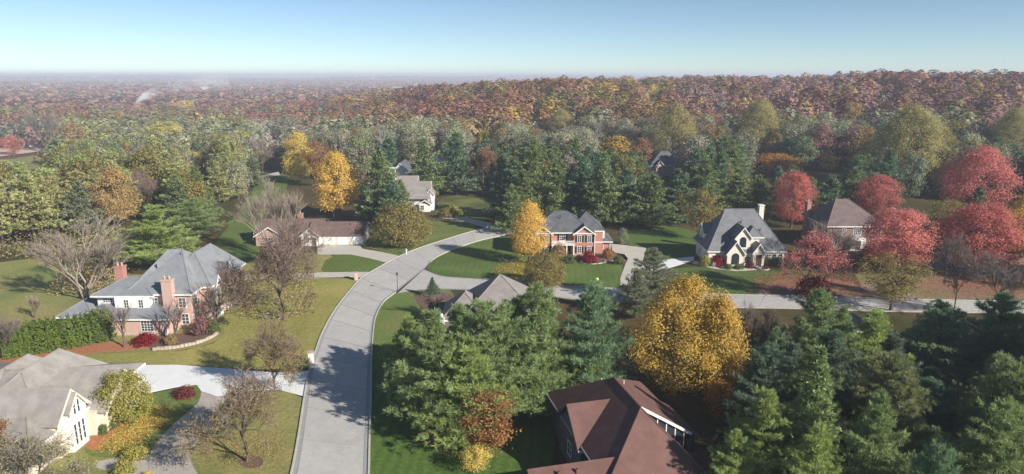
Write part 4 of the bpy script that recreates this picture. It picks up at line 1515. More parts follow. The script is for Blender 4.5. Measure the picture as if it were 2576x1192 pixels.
def grow_pine(kind, H, W, step=0.5, tuft=0.62, spread=0.5, nt=7, dens=0.42, prof=0.8, lift=0.10, zb=0.1, droop=0.0, ragged=0.28, lean=0.5, wide=.19):
    tb, cb = Buf(), Buf()
    k = 8
    zz = np.linspace(0, H * .98, k)
    off = np.cumsum(NP.normal(0, .05 * lean, (k, 2)), 0)
    off[0] = 0
    tb.tube(np.column_stack([off, zz]), np.linspace(H * .016, .03, k), 6)
    z = H * zb
    P, D, V = [], [], []
    gap = NP.uniform(0, 2 * PI)
    while z < H * 0.985:
        t = z / H
        R = W / 2 * ((1 - t) ** prof) * (0.62 + 0.38 * min(1, t / 0.22))
        nb = int(NP.integers(5, 8)) if t < 0.85 else 3
        a0 = NP.uniform(0, 2 * PI)
        for j in range(nb):
            a = a0 + j * 2 * PI / nb + NP.normal(0, .25)
            Lb = R * NP.uniform(1 - ragged * 1.6, 1 + ragged) * (1 + 0.14 * math.sin(a * 2 + gap))
            if Lb < 0.25:
                Lb = 0.25
            el = -droop + lift + (t ** 2) * 0.9 + NP.normal(0, .07)
            d = np.array([math.cos(a) * math.cos(el), math.sin(a) * math.cos(el), math.sin(el)])
            s = np.array([np.interp(z, zz, off[:, 0]), np.interp(z, zz, off[:, 1]), z])
            up = np.array([0, 0, 1.0])
            side = np.array([-math.sin(a), math.cos(a), 0])
            e = s + d * Lb + up * Lb * 0.07
            tb.tube([s, s + d * Lb * .55, e], [.012 * Lb + .02, .008 * Lb + .012, .01], 3)
            n = max(2, int(Lb / dens))
            cvb = NP.uniform(.1, .9)
            for q in range(n):
                u = 0.22 + 0.78 * (q + NP.uniform(0, 1)) / n
                lat = (1 - abs(u - 0.62) / 0.62) * Lb * 0.30 * spread * 2
                m = 2 if u < 0.9 else 1
                for g_ in range(m):
                    sg = NP.choice([-1, 1]) * NP.uniform(.15, 1)
                    p = s + d * Lb * u + up * Lb * .07 * u * u + side * lat * sg + up * NP.normal(0.05, .10)
                    dd = d * .55 + side * sg * .55 + up * (.45 - droop * 1.2)
                    P.append(p)
                    D.append(dd)
                    V.append(cvb)
        z += step * NP.uniform(.7, 1.3) * (1.0 if t < .75 else .7)
    P.append(np.array([off[-1, 0], off[-1, 1], H * .97]))
    D.append(np.array([0, 0, 1.0]))
    V.append(.5)
    P, D, V = np.array(P), np.array(D), np.array(V)
    P = norm_extent(P, W - tuft * 0.8)
    m = len(P)
    idx = np.repeat(np.arange(m), nt)
    kk = len(idx)
    dirs = unit(unit(D)[idx] + NP.normal(0, .62, (kk, 3)))
    ln = tuft * NP.uniform(.65, 1.2, kk)
    base = P[idx] + NP.normal(0, .07, (kk, 3))
    outw = base * np.array([1, 1, 0]) / (W * .5)
    sd = unit(np.cross(dirs, unit(outw * .7 + np.array([0, 0, .75]) + NP.normal(0, .45, (kk, 3)))))
    wd = ln[:, None] * wide
    tip = base + dirs * ln[:, None]
    mid = base + dirs * ln[:, None] * 0.5
    Vv = np.stack([base, mid - sd * wd, tip, mid + sd * wd], 1).reshape(-1, 3)
    var = np.clip(V[idx] * .6 + NP.uniform(0, .4, kk), 0, 1)
    lv = np.clip(0.5 + NP.normal(0, .18, m)[idx] + NP.normal(0, .12, kk), 0, 1)
    cb.add(Vv, np.arange(4 * kk).reshape(-1, 4), var=np.repeat(var, 4), lv=np.repeat(lv, 4))
    reg(kind, tb.mesh('trunk', [M['bark']]), cb.mesh('crown', [M['needle']]), H, W)


def grow_bare(kind, H, W, stems=1, levels=5, leafp=0.0, leaf=0.22, fine=1.0, up=0.35, spreadang=0.5, tr=0.22, low=0.12, leaf_low=False):
    tb, cb = Buf(), Buf()
    tips = []
    strips = []

    def rec(p, d, ln, r, lev):
        d = d / np.linalg.norm(d)
        mid = p + d * ln * .5 + NP.normal(0, ln * .05, 3)
        e = p + d * ln + np.array([0, 0, ln * .03])
        if lev <= 1:
            tb.tube([p, mid, e], [r, r * .85, r * .66], 6 if lev == 0 else 5)
        elif lev == 2:
            tb.tube([p, mid, e], [r, r * .8, r * .55], 4)
        elif lev == 3:
            tb.tube([p, e], [r, r * .5], 3)
        else:
            strips.append((p, e, max(r * 2, .030)))
        if lev >= levels:
            tips.append(e)
            return
        nchild = (3 if stems > 1 else 6, 4, 4, 6, 8, 5)[lev] if levels >= 5 else (5, 4, 5, 5)[lev]
        for c in range(nchild):
            a = NP.uniform(0, 2 * PI)
            sp = spreadang * NP.uniform(.55, 1.25)
            ref = np.array([0, 0, 1.0]) if abs(d[2]) < .9 else np.array([1.0, 0, 0])
            u = np.cross(d, ref)
            u /= np.linalg.norm(u)
            v = np.cross(d, u)
            nd = d * math.cos(sp) + (u * math.cos(a) + v * math.sin(a)) * math.sin(sp) + np.array([0, 0, up * .3])
            f = (NP.uniform(.35, 1.0) if lev == 0 else NP.uniform(.45, 1.0)) if c else 1.0
            st = p + (e - p) * f
            rec(st, nd, ln * (NP.uniform(.62, .92) if lev < 2 else NP.uniform(.5, .8)), r * (.55 if c else .7), lev + 1)
    for s_ in range(stems):
        a = s_ * 2 * PI / stems + NP.uniform(0, .6)
        d = np.array([math.cos(a) * .30 * (stems > 1), math.sin(a) * .30 * (stems > 1), 1.0]) + NP.normal(0, .05, 3)
        rec(np.array([math.cos(a), math.sin(a), 0]) * (.12 if stems > 1 else 0), d, H * (.30 if stems > 1 else .26), tr / (1 if stems == 1 else 1.3), 0)
    T = np.array(tips)
    sx = (W / 2) / np.percentile(np.hypot(T[:, 0], T[:, 1]), 93)
    sz = H / np.percentile(T[:, 2], 99.5)
    S = np.array([sx, sx, sz])
    A = np.array([s[0] for s in strips]) * S
    E = np.array([s[1] for s in strips]) * S
    Wd = np.array([s[2] for s in strips]) * fine
    d = unit(E - A)
    sd = unit(np.cross(d, NP.normal(size=d.shape))) * Wd[:, None] * .5
    V = np.stack([A - sd, A + sd, E + sd * .5, E - sd * .5], 1).reshape(-1, 3)
    cb.add(V, np.arange(len(V)).reshape(-1, 4), mat=0)
    for arr in tb.v:
        arr *= S
    T = T * S
    if leafp > 0:
        n = int(len(T) * leafp)
        w = np.ones(len(T))
        if leaf_low:
            w = np.clip(1.25 - T[:, 2] / H, .03, 1) ** 2
        idx = NP.choice(len(T), n, p=w / w.sum())
        C = T[idx] + NP.normal(0, .22, (n, 3))
        Nn = unit(NP.normal(size=(n, 3)) + np.array([0, 0, .5]))
        leaf_faces(cb, C, Nn, leaf * NP.uniform(.7, 1.3, n), np.clip(NP.beta(1.3, 1.3, n), 0, 1), NP.uniform(0, 1, n), mat=1)
    reg(kind, tb.mesh('trunk', [M['twig'] if kind.startswith('pale') else M['bark']]), cb.mesh('crown', [M['twig'], M['leaf']]), H, W)


# near kinds
for s_ in range(4):
    grow_pine('pine', 16, 12, 1.05, .70, .62, 22, .25, .62, .16, ragged=.42, wide=.055)
for s_ in range(4):
    grow_pine('pine_mid', 18, 10, 1.0, .95, .5, 9, .46, .72, .10, ragged=.40, wide=.15)
for s_ in range(3):
    grow_pine('olive_pine', 18, 10, .85, .9, .55, 7, .75, .55, .02, zb=.22, ragged=.4)
for s_ in range(2):
    grow_pine('spruce', 15, 7, .36, .5, .4, 7, .36, 1.0, -.12, zb=.05, droop=.12, ragged=.16)
for s_ in range(2):
    grow_broadleaf('maple', 14, 9, 2.2, 'oval', 190, 80, .29, 1.15, .16, .3)
grow_broadleaf('column_maple', 14, 8.4, 2.4, 'oval', 170, 80, .29, 1.1, .08, .3)
grow_broadleaf('big_oak', 17, 14, 2.0, 'oval', 330, 100, .27, 1.25, .34, .45, nl=14)
for s_ in range(2):
    grow_broadleaf('red_maple', 13, 12, 2.0, 'round', 230, 85, .27, 1.2, .16, .3)
for s_ in range(2):
    grow_broadleaf('round_tree', 10, 13, 1.0, 'broad', 240, 46, .36, 1.15, .12, .4)
for s_ in range(2):
    grow_broadleaf('open_tree', 13, 11, 3.2, 'vase', 95, 50, .38, 1.2, .28, .35)
grow_broadleaf('loose_tree', 8, 7, 1.0, 'vase', 70, 55, .30, 1.0, .4, .3)
for s_ in range(2):
    grow_broadleaf('shrub', 2.0, 2.4, 0.05, 'dome', 46, 36, .20, .42, .14, .5, nl=3, tr=.05)
grow_broadleaf('topiary', 3.2, 2.0, .15, 'oval', 60, 50, .16, .36, .03, .6, nl=3, tr=.06)
for s_ in range(2):
    grow_bare('pale_bare', 14, 14, 3, 5, 0, fine=1.0, tr=.17, up=.62, spreadang=.40)
for s_ in range(2):
    grow_bare('bare', 11, 10, 1, 5, 0, fine=1.1, tr=.13, up=.40, spreadang=.66)
for s_ in range(2):
    grow_bare('leafy_bare', 10, 10, 1, 5, 1.7, .17, fine=1.35, tr=.12, up=.30, spreadang=.80, leaf_low=True)
grow_bare('red_bare', 11, 11, 2, 5, 1.4, .26, tr=.16, up=.4, spreadang=.6)
grow_bare('small_bare', 5.5, 3.6, 1, 4, 0, fine=.7, tr=.07, up=.6, spreadang=.42)
grow_bare('small_leafy', 5.5, 4.2, 2, 4, 6.0, .2, tr=.07, up=.5, spreadang=.45)
# kinds for the middle distance
for s_ in range(5):
    grow_broadleaf('far_round', 17, 12, 1.5, ('round', 'oval', 'broad', 'round', 'vase')[s_], 80, 40, .66, 1.75, .26, .5, nl=4)
for s_ in range(3):
    grow_pine('far_pine', 19, 9.5, 1.0, 1.5, .5, 6, 1.25, (.7, .8, .62)[s_], .08, ragged=.34)
for s_ in range(3):
    grow_bare('far_bare', 16, 11, 1, 4, 1.2, .7, fine=2.2, tr=.2, up=.5, spreadang=.45)

# tree colours, brightened to make up for shade inside the crowns: leaf colour, second leaf colour, twig colour
C = {
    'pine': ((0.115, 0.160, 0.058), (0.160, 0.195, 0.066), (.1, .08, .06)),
    'sunpine': ((0.250, 0.345, 0.140), (0.320, 0.405, 0.155), (.1, .08, .06)),  # near pines: brightness of sunlit needles put into the colour
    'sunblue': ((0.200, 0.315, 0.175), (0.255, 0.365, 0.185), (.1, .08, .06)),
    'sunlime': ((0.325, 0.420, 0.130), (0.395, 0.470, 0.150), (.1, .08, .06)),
    'freshgreen': ((0.205, 0.225, 0.075), (0.275, 0.27, 0.095), (.24, .21, .17)),
    'bluepine': ((0.085, 0.145, 0.080), (0.115, 0.170, 0.088), (.1, .08, .06)),
    'limepine': ((0.150, 0.205, 0.062), (0.20, 0.235, 0.075), (.1, .08, .06)),
    'olivepine': ((0.25, 0.265, 0.095), (0.33, 0.32, 0.125), (.20, .17, .13)),
    'yellow': ((0.66, 0.49, 0.075), (0.54, 0.44, 0.09), (.12, .09, .06)),
    'gold': ((0.66, 0.46, 0.060), (0.62, 0.37, 0.050), (.12, .09, .06)),
    'orange': ((0.52, 0.26, 0.030), (0.40, 0.17, 0.030), (.12, .09, .06)),
    'ochre': ((0.52, 0.335, 0.055), (0.38, 0.295, 0.070), (.12, .09, .06)),
    'russet': ((0.26, 0.11, 0.055), (0.42, 0.22, 0.05), (.14, .09, .07)),
    'red': ((0.40, 0.105, 0.080), (0.33, 0.085, 0.07), (.18, .12, .11)),
    'pinkred': ((0.45, 0.125, 0.098), (0.36, 0.12, 0.105), (.22, .15, .15)),
    'darkred': ((0.16, 0.045, 0.045), (0.22, 0.055, 0.05), (.12, .08, .08)),
    'crimson': ((0.24, 0.018, 0.030), (0.30, 0.025, 0.035), (.12, .08, .08)),
    'olive': ((0.20, 0.175, 0.055), (0.29, 0.215, 0.062), (.15, .12, .09)),
    'olivegold': ((0.25, 0.20, 0.055), (0.18, 0.165, 0.05), (.13, .10, .07)),
    'yellowlime': ((0.56, 0.50, 0.12), (0.46, 0.43, 0.12), (.13, .10, .07)),
    'lime': ((0.42, 0.38, 0.065), (0.34, 0.33, 0.07), (.13, .10, .07)),
    'greygreen': ((0.25, 0.255, 0.155), (0.31, 0.295, 0.185), (.28, .25, .21)),
    'sage': ((0.185, 0.215, 0.125), (0.235, 0.25, 0.145), (.2, .18, .15)),
    'taupe': ((0.27, 0.22, 0.17), (0.24, 0.205, 0.17), (.28, .235, .20)),
    'mauve': ((0.30, 0.16, 0.145), (0.26, 0.155, 0.15), (.27, .20, .18)),
    'plum': ((0.20, 0.105, 0.10), (0.25, 0.125, 0.115), (.24, .17, .16)),
    'rust': ((0.36, 0.15, 0.072), (0.42, 0.20, 0.08), (.2, .14, .1)),
    'redrust': ((0.36, 0.12, 0.078), (0.30, 0.105, 0.08), (.2, .14, .1)),
    'brown': ((0.28, 0.185, 0.085), (0.33, 0.225, 0.09), (.19, .14, .11)),
    'tan': ((0.50, 0.345, 0.125), (0.42, 0.28, 0.11), (.22, .18, .14)),
    'cottonwood': ((0.36, 0.31, 0.11), (0.28, 0.255, 0.085), (.16, .13, .10)),
    'green': ((0.105, 0.15, 0.042), (0.14, 0.17, 0.05), (.10, .08, .06)),
    'hedge': ((0.16, 0.22, 0.035), (0.12, 0.18, 0.035), (.10, .08, .06)),
    'palebark': ((0.20, 0.17, 0.12), (0.20, 0.17, 0.12), (.33, .275, .225)),
    'greybark': ((0.20, 0.17, 0.12), (0.20, 0.17, 0.12), (.22, .18, .16)),
    'mauvebark': ((0.20, 0.17, 0.12), (0.26, 0.20, 0.06), (.23, .165, .15)),
    'yellowtwig': ((0.25, 0.19, 0.075), (0.30, 0.23, 0.07), (.25, .195, .155)),
    'palegreen': ((0.36, 0.34, 0.20), (0.30, 0.30, 0.13), (.22, .19, .15)),
}
for _k in list(C):
    _a, _b, _t = C[_k]
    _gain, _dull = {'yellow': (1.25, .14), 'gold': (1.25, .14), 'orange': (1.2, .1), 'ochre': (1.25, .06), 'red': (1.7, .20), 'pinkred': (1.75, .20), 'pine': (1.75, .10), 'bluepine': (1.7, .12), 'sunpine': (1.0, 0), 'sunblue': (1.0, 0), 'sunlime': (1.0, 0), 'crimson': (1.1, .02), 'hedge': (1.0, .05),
                    'darkred': (1.2, .05), 'rust': (1.05, .24), 'redrust': (1.05, .22), 'lime': (1.0, .1), 'tan': (1.1, .1), 'russet': (1.15, .1), 'yellowtwig': (1.2, .1), 'greygreen': (1.5, .1), 'freshgreen': (1.5, .1), 'taupe': (1.4, .08), 'sage': (1.3, .1),
                    'mauve': (1.3, .1), 'plum': (1.3, .1), 'olivepine': (1.5, .10), 'palebark': (1.15, 0), 'mauvebark': (1.1, 0), 'greybark': (1.1, 0)}.get(_k, (1.28, .10))
    def _f(c):
        l_ = .3 * c[0] + .6 * c[1] + .1 * c[2]
        return tuple((v * (1 - _dull) + l_ * _dull) * _gain for v in c)
    C[_k] = (_f(_a), _f(_b), tuple(v * (1.15 if _k in ('taupe', 'mauve', 'greygreen') else 1.0) for v in _t))
_last = {}


def plant(kind, x, y, h, w, colr, label, cat='tree', group=None, name=None, z=None, single=False, rz=None):
    P = PROTO[kind]
    k = _last.get(kind, RNG.randrange(len(P)))
    _last[kind] = (k + 1) % len(P)
    tm, cm, H0, W0 = P[k]
    if z is None:
        z = float(terr(x, y))
    c1, c2, tw = C[colr]
    jit = [RNG.uniform(.90, 1.10) for _ in range(3)] if single else [1, 1, 1]
    nm = name or ('broadleaf_tree' if colr in ('cottonwood', 'olivegold') else None) or {'pine': 'pine_tree', 'pine_mid': 'pine_tree', 'olive_pine': 'pine_tree', 'far_pine': 'pine_tree', 'spruce': 'spruce_tree', 'maple': 'maple_tree',
                  'column_maple': 'maple_tree', 'red_maple': 'maple_tree', 'big_oak': 'oak_tree', 'pale_bare': 'bare_tree', 'bare': 'bare_tree', 'leafy_bare': 'leafy_tree',
                  'red_bare': 'maple_tree', 'small_bare': 'bare_tree', 'small_leafy': 'small_tree', 'far_bare': 'bare_tree', 'shrub': 'shrub', 'topiary': 'topiary'}.get(kind, 'broadleaf_tree')
    root = thing(nm, label, cat, (x, y, z - .05), RNG.uniform(0, 2 * PI) if rz is None else rz, group)
    root.scale = (w / W0, w / W0, h / H0)
    for part, me in (('trunk', tm), ('crown', cm)):
        o = bpy.data.objects.new(part, me)
        o.parent = root
        o.color = (*[a * b for a, b in zip(c1, jit)], 1)
        o['tint2'] = [a * b for a, b in zip(c2, jit)]
        o['twig'] = list(tw)
        COL.objects.link(o)
    return root


def tree(kind, xd, top, base, wpx, colr, label, h=None, cat='tree', group=None, name=None, rz=None):
    """tree picked in the photograph: foot at (xd, base) on the ground, or h metres tall when its foot is hidden"""
    if h is None:
        x, y = Gt(xd, base)
        z = float(terr(x, y))
        d = ray(xd, top)
        t = y / d.y
        h = CAMZ + t * d.z - z
    else:
        x, y = Gt(xd, top, h)
        z = float(terr(x, y))
    f = proj(x, y, z + h / 2)[2]
    w = wpx * f / FPX
    PLACED.append((x, y, w))
    return plant(kind, x, y, h, w, colr, label, cat, group, name, z, rz=rz)


PLACED = []
T = tree
MARKS = [(755, 395, 'the bright yellow maple'), (853, 460, 'the tall golden maple'), (1330, 585, 'the narrow orange maple'), (1455, 590, 'the brick colonial'), (1860, 600, 'the cream french style house'),
         (2110, 570, 'the dark brick house'), (1045, 480, 'the white chimney house'), (1672, 400, 'the small pink brick house'), (298, 490, 'the golden tan tree'), (122, 330, 'the tall pale bare tree'),
         (45, 382, 'the bare field'), (420, 335, 'the yellow green crown'), (2200, 495, 'the round dark red maple'), (1988, 500, 'the oval red maple'), (2442, 450, 'the tallest red maple'),
         (2275, 350, 'the broadest cottonwood'), (1690, 320, 'the cottonwood above the pink house'), (1905, 310, 'the cottonwood by the hollow'), (1553, 370, 'the ochre yellow tree'), (350, 248, 'the distant smoke'),
         (1125, 455, 'the low dark red tree'), (1224, 430, 'the thin orange pink tree'), (1342, 430, 'the tall yellowish pine'), (395, 590, 'the full bright green pine'), (790, 570, 'the ranch house'),
         (2165, 390, 'the pale tan tree'), (2535, 335, 'the cottonwood at the right edge'), (2225, 240, 'the rosy ridge maple'), (1640, 235, 'the small yellow ridge tree'), (1345, 308, 'the peeping white house'),
         (620, 520, 'the long lawn strip'), (1950, 410, 'the low orange yellow tree'), (490, 395, 'the small yellow wood tree'), (470, 272, 'the yellow tree before the plain'), (1410, 310, 'the olive tree left of the peeping house')]


MARKS_LOW = [(1716, 840, 'the huge ochre oak'), (2022, 1050, 'the pointed spruce'), (2180, 890, 'the light green pine in the row'), (2420, 960, 'the dark hollow'), (1905, 1110, 'the pine by the right gable'),
             (2480, 1160, 'the bottom right corner pine'), (2490, 850, 'the tall bluish edge pine'), (1771, 1146, 'the pale bench'), (2170, 1160, 'the bottom pine left of the hollow'), (2040, 860, 'the pine above the side street'),
             (2600, 990, 'the shaded pine at the right edge'), (1940, 920, 'the narrow bluish pine'), (2320, 1230, 'the shaded pine top at the bottom edge')]


def where_from(tx, my, marks=None):
    best = min(marks or MARKS, key=lambda m_: math.hypot((tx - m_[0]), (my - m_[1]) * 1.4))
    dx, dy = tx - best[0], my - best[1]
    dd = math.hypot(dx, dy)
    if dd > 210:
        return None
    near_ = 'just ' if dd < 75 else ''
    if abs(dx) > abs(dy) * 1.2:
        return near_ + ('left of ' if dx < 0 else 'right of ') + best[2]
    if dy < 0:
        return near_ + 'behind ' + best[2] + (' to its left' if dx < -18 else ' to its right' if dx > 18 else '')
    return near_ + 'in front of ' + best[2] + (' to its left' if dx < -18 else ' to its right' if dx > 18 else '')


# --- yellow and orange street trees
T('maple', 755, 330, 462, 88, 'yellow', 'bright yellow maple on the far lawn behind the golden one by the ranch')
T('maple', 853, 378, 549, 118, 'gold', 'tall golden maple with bare grey stem right behind the ranch garage')
T('open_tree', 803, 348, 470, 70, 'russet', 'russet brown tree squeezed between the two tall yellow maples', name='broadleaf_tree')
T('column_maple', 1330, 506, 662, 100, 'gold', 'narrow orange gold maple at the left corner of the brick colonial house')
T('big_oak', 1712, 692, 985, 266, 'ochre', 'huge ochre orange oak standing between the pines in front of the brown house')
T('maple', 1798, 738, 1012, 140, 'ochre', 'narrower ochre tree grown together with the right side of the huge oak')
T('loose_tree', 1228, 985, 1135, 165, 'russet', 'loose russet and yellow tree at the left side of the brown house')
T('loose_tree', 1200, 1118, 1190, 80, 'yellow', 'low bright yellow sapling on the mown lawn beside the brown house', cat='sapling')
T('maple', 2566, 484, 650, 128, 'gold', 'orange yellow maple cut by the picture edge beside the red maples')
T('loose_tree', 1805, 955, 1060, 95, 'orange', 'small orange tree hanging over the right gable of the brown house')
# --- red maples
T('red_maple', 1988, 428, 572, 110, 'red', 'oval red maple behind the cream house with the white chimney')
T('red_maple', 2200, 440, 552, 124, 'red', 'round dark red maple behind the dusty brown hip roof')
T('red_maple', 2245, 522, 684, 190, 'pinkred', 'wide bright red maple covering the right end of the dark brick house')
T('red_maple', 2442, 366, 566, 165, 'pinkred', 'tallest pinkish red maple standing behind the other red trees')
T('red_maple', 2450, 508, 692, 205, 'red', 'spreading red maple with forked dark trunk over the shaded asphalt')
T('red_bare', 2040, 590, 742, 160, 'pinkred', 'half bare red maple dropping leaves beside the dark brick house front')
T('shrub', 2042, 692, 748, 96, 'darkred', 'dark red rounded bush under the half bare red maple', cat='bush')
T('red_maple', 2225, 212, None, 60, 'pinkred', 'single rosy red maple high on the wooded ridge', h=16)
T('round_tree', 1125, 428, 484, 95, 'darkred', 'low spreading dark red tree beside the shaded road by the pines')
T('red_bare', 1224, 368, 492, 92, 'rust', 'thin orange pink tree nearly bare beside the shaded road')
# --- green and olive garden trees
T('round_tree', 1010, 508, 618, 152, 'olive', 'big round olive gold tree right of the three garage doors')
T('open_tree', 1757, 474, 602, 112, 'olive', 'olive tree with clear dark trunk left of the cream house')
T('open_tree', 2240, 640, 782, 165, 'olive', 'olive green tree with several leaning stems beside the pale street')
T('open_tree', 2368, 498, 610, 92, 'olive', 'small olive tree among the red maples near the shaded lawn')
T('round_tree', 1370, 628, 722, 112, 'olive', 'dark olive shrubby tree in front of the narrow orange maple')
T('round_tree', 318, 930, 1056, 138, 'lime', 'yellow green small tree at the right end of the cream house')
T('leafy_bare', 95, 1085, 1275, 265, 'palegreen', 'pale leaved tree in the bottom corner in front of the cream house', cat='tree')
T('small_leafy', 18, 1072, 1215, 100, 'russet', 'rusty tipped tree at the very corner below the cream house roof')
T('maple', 298, 418, 575, 112, 'tan', 'golden tan tree standing out of the olive pines on the left')
T('bare', 372, 428, 545, 90, 'plum', 'purplish bare tree right of the golden tan tree')
T('loose_tree', 190, 505, 572, 70, 'lime', 'small yellow green tree at the left wood edge')
T('loose_tree', 35, 338, 392, 52, 'red', 'small red tree beside the bare field on the left')
T('pale_bare', 122, 274, 386, 92, 'greybark', 'tall pale bare tree standing beside the bare field on the left')
T('far_round', 190, 308, 380, 80, 'tan', 'pale tan tree right of the tall bare tree on the left')
T('far_round', 420, 303, 366, 96, 'yellowlime', 'yellow green tree crown in the left woods')
T('far_round', 492, 345, 410, 52, 'orange', 'small orange tree deep in the left woods')
T('far_round', 488, 378, 428, 40, 'yellow', 'small bright yellow tree deep in the left woods')
T('far_round', 470, 250, 300, 62, 'yellow', 'yellow tree in front of the distant rust coloured plain')
T('far_round', 418, 262, 315, 60, 'olivegold', 'mustard tree left of the yellow one before the distant plain')
T('far_round', 300, 278, 340, 54, 'tan', 'peach coloured tree on the left below the smoke')
# --- bare trees
T('pale_bare', 215, 555, 752, 225, 'palebark', 'large bare tree with pale forked limbs behind the grey slate house')
T('pale_bare', 700, 462, 660, 185, 'palebark', 'tall bare tree with pale limbs in front of the ranch house')
T('bare', 775, 545, 690, 150, 'mauvebark', 'bare twiggy tree screening the left half of the ranch house')
T('leafy_bare', 715, 575, 806, 225, 'mauvebark', 'wide twiggy tree with a few green leaves between brick house and street')
T('leafy_bare', 692, 806, 985, 165, 'yellowtwig', 'brown twiggy round tree at the end of the white driveway')
T('leafy_bare', 622, 936, 1162, 225, 'yellowtwig', 'brown twiggy tree with yellow leaves in a round mulch bed')
T('small_bare', 442, 745, 858, 82, 'mauvebark', 'slim bare tree in front of the pink brick chimney', cat='tree')
T('small_bare', 540, 705, 836, 90, 'mauvebark', 'slim bare tree at the right end of the mulch bed')
T('small_bare', 312, 762, 874, 72, 'mauvebark', 'thin bare tree in front of the low brick wing')
T('small_bare', 86, 742, 800, 50, 'palebark', 'tiny bare tree on the lawn left of the hedge')
T('leafy_bare', 580, 660, 782, 92, 'plum', 'purple leaved twiggy tree at the right end of the slate roof')
T('small_bare', 1090, 735, 800, 96, 'mauvebark', 'brown bare shrub tree beside the small blue spruce', cat='tree')
T('bare', 15, 780, 905, 110, 'greybark', 'bare grey thicket at the left end of the hedge')
T('bare', 2400, 590, 776, 120, 'greybark', 'bare dark tree with upright limbs right of the olive tree')
T('bare', 2500, 640, 800, 150, 'greybark', 'bare spreading tree over the reddish verge near the picture edge')
T('bare', 1885, 765, 925, 100, 'greybark', 'bare grey tree against the right side of the huge ochre oak')
T('leafy_bare', 1915, 775, 940, 90, 'greybark', 'grey twiggy tree with dull leaves between oak and pines')
T('bare', 2090, 560, 690, 130, 'greybark', 'grey bare tree in front of the dark brick house wall')
# --- the group of tall pines in the middle
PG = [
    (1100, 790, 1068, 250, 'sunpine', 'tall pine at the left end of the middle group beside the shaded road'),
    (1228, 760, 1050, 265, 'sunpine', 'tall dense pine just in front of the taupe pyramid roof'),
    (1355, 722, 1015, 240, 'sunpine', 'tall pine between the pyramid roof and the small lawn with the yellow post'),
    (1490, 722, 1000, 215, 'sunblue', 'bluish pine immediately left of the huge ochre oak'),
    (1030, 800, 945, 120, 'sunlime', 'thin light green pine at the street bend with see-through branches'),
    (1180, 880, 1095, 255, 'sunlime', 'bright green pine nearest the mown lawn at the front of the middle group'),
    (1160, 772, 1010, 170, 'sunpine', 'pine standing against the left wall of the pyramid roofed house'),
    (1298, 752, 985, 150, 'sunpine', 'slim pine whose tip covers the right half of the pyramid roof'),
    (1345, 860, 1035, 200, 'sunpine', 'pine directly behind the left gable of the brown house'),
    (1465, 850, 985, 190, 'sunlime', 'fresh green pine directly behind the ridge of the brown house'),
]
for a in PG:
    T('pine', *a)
T('pine', 1640, 628, 765, 128, 'sage', 'grey green pine beside the apron of the brick colonial')
T('pine', 1598, 680, 800, 92, 'sage', 'slim grey green pine left behind the huge ochre oak')
T('spruce', 1088, 697, 746, 36, 'bluepine', 'small blue spruce near the street lamp corner')
T('pine', 395, 522, 668, 190, 'sunlime', 'full bright green pine behind the grey slate roof')
T('pine', 495, 500, 600, 118, 'sunpine', 'green pine at the edge of the long lawn strip on the left')
# --- dark pines lower right
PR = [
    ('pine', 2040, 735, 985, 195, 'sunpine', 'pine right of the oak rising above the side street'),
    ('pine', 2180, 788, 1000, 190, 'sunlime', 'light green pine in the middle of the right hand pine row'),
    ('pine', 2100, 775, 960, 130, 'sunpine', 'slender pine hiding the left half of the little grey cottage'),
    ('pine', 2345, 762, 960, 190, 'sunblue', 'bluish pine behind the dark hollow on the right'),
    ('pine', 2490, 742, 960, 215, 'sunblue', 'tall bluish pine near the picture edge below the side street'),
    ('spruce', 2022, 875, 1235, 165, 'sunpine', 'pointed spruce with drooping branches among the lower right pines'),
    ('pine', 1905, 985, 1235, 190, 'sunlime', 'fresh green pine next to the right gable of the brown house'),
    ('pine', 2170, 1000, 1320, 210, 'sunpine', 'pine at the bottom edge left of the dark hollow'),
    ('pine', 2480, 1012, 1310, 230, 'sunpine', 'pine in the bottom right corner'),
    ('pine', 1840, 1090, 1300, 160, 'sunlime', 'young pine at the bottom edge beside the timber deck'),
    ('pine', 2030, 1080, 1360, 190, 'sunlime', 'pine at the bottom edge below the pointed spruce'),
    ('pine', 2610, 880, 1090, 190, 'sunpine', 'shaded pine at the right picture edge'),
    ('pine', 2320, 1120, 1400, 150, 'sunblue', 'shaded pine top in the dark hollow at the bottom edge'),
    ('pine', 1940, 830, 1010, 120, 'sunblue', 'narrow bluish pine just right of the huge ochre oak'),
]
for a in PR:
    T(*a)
# tall trees just outside the picture that throw the lower right into shade
for (x, y, hh) in ((74, 70, 25), (80, 82, 25), (70, 78, 23), (86, 72, 26), (78, 58, 27), (97, 83, 23), (66, 50, 24), (92, 60, 25), (106, 74, 24), (74, 40, 25), (58, 36, 22), (112, 92, 22), (88, 45, 25), (54, 26, 24), (102, 56, 26)):
    plant('pine', x, y, hh - 4.5, 13, 'pine', 'tall pine outside the picture on the right', group='tall pines beyond the picture edge')
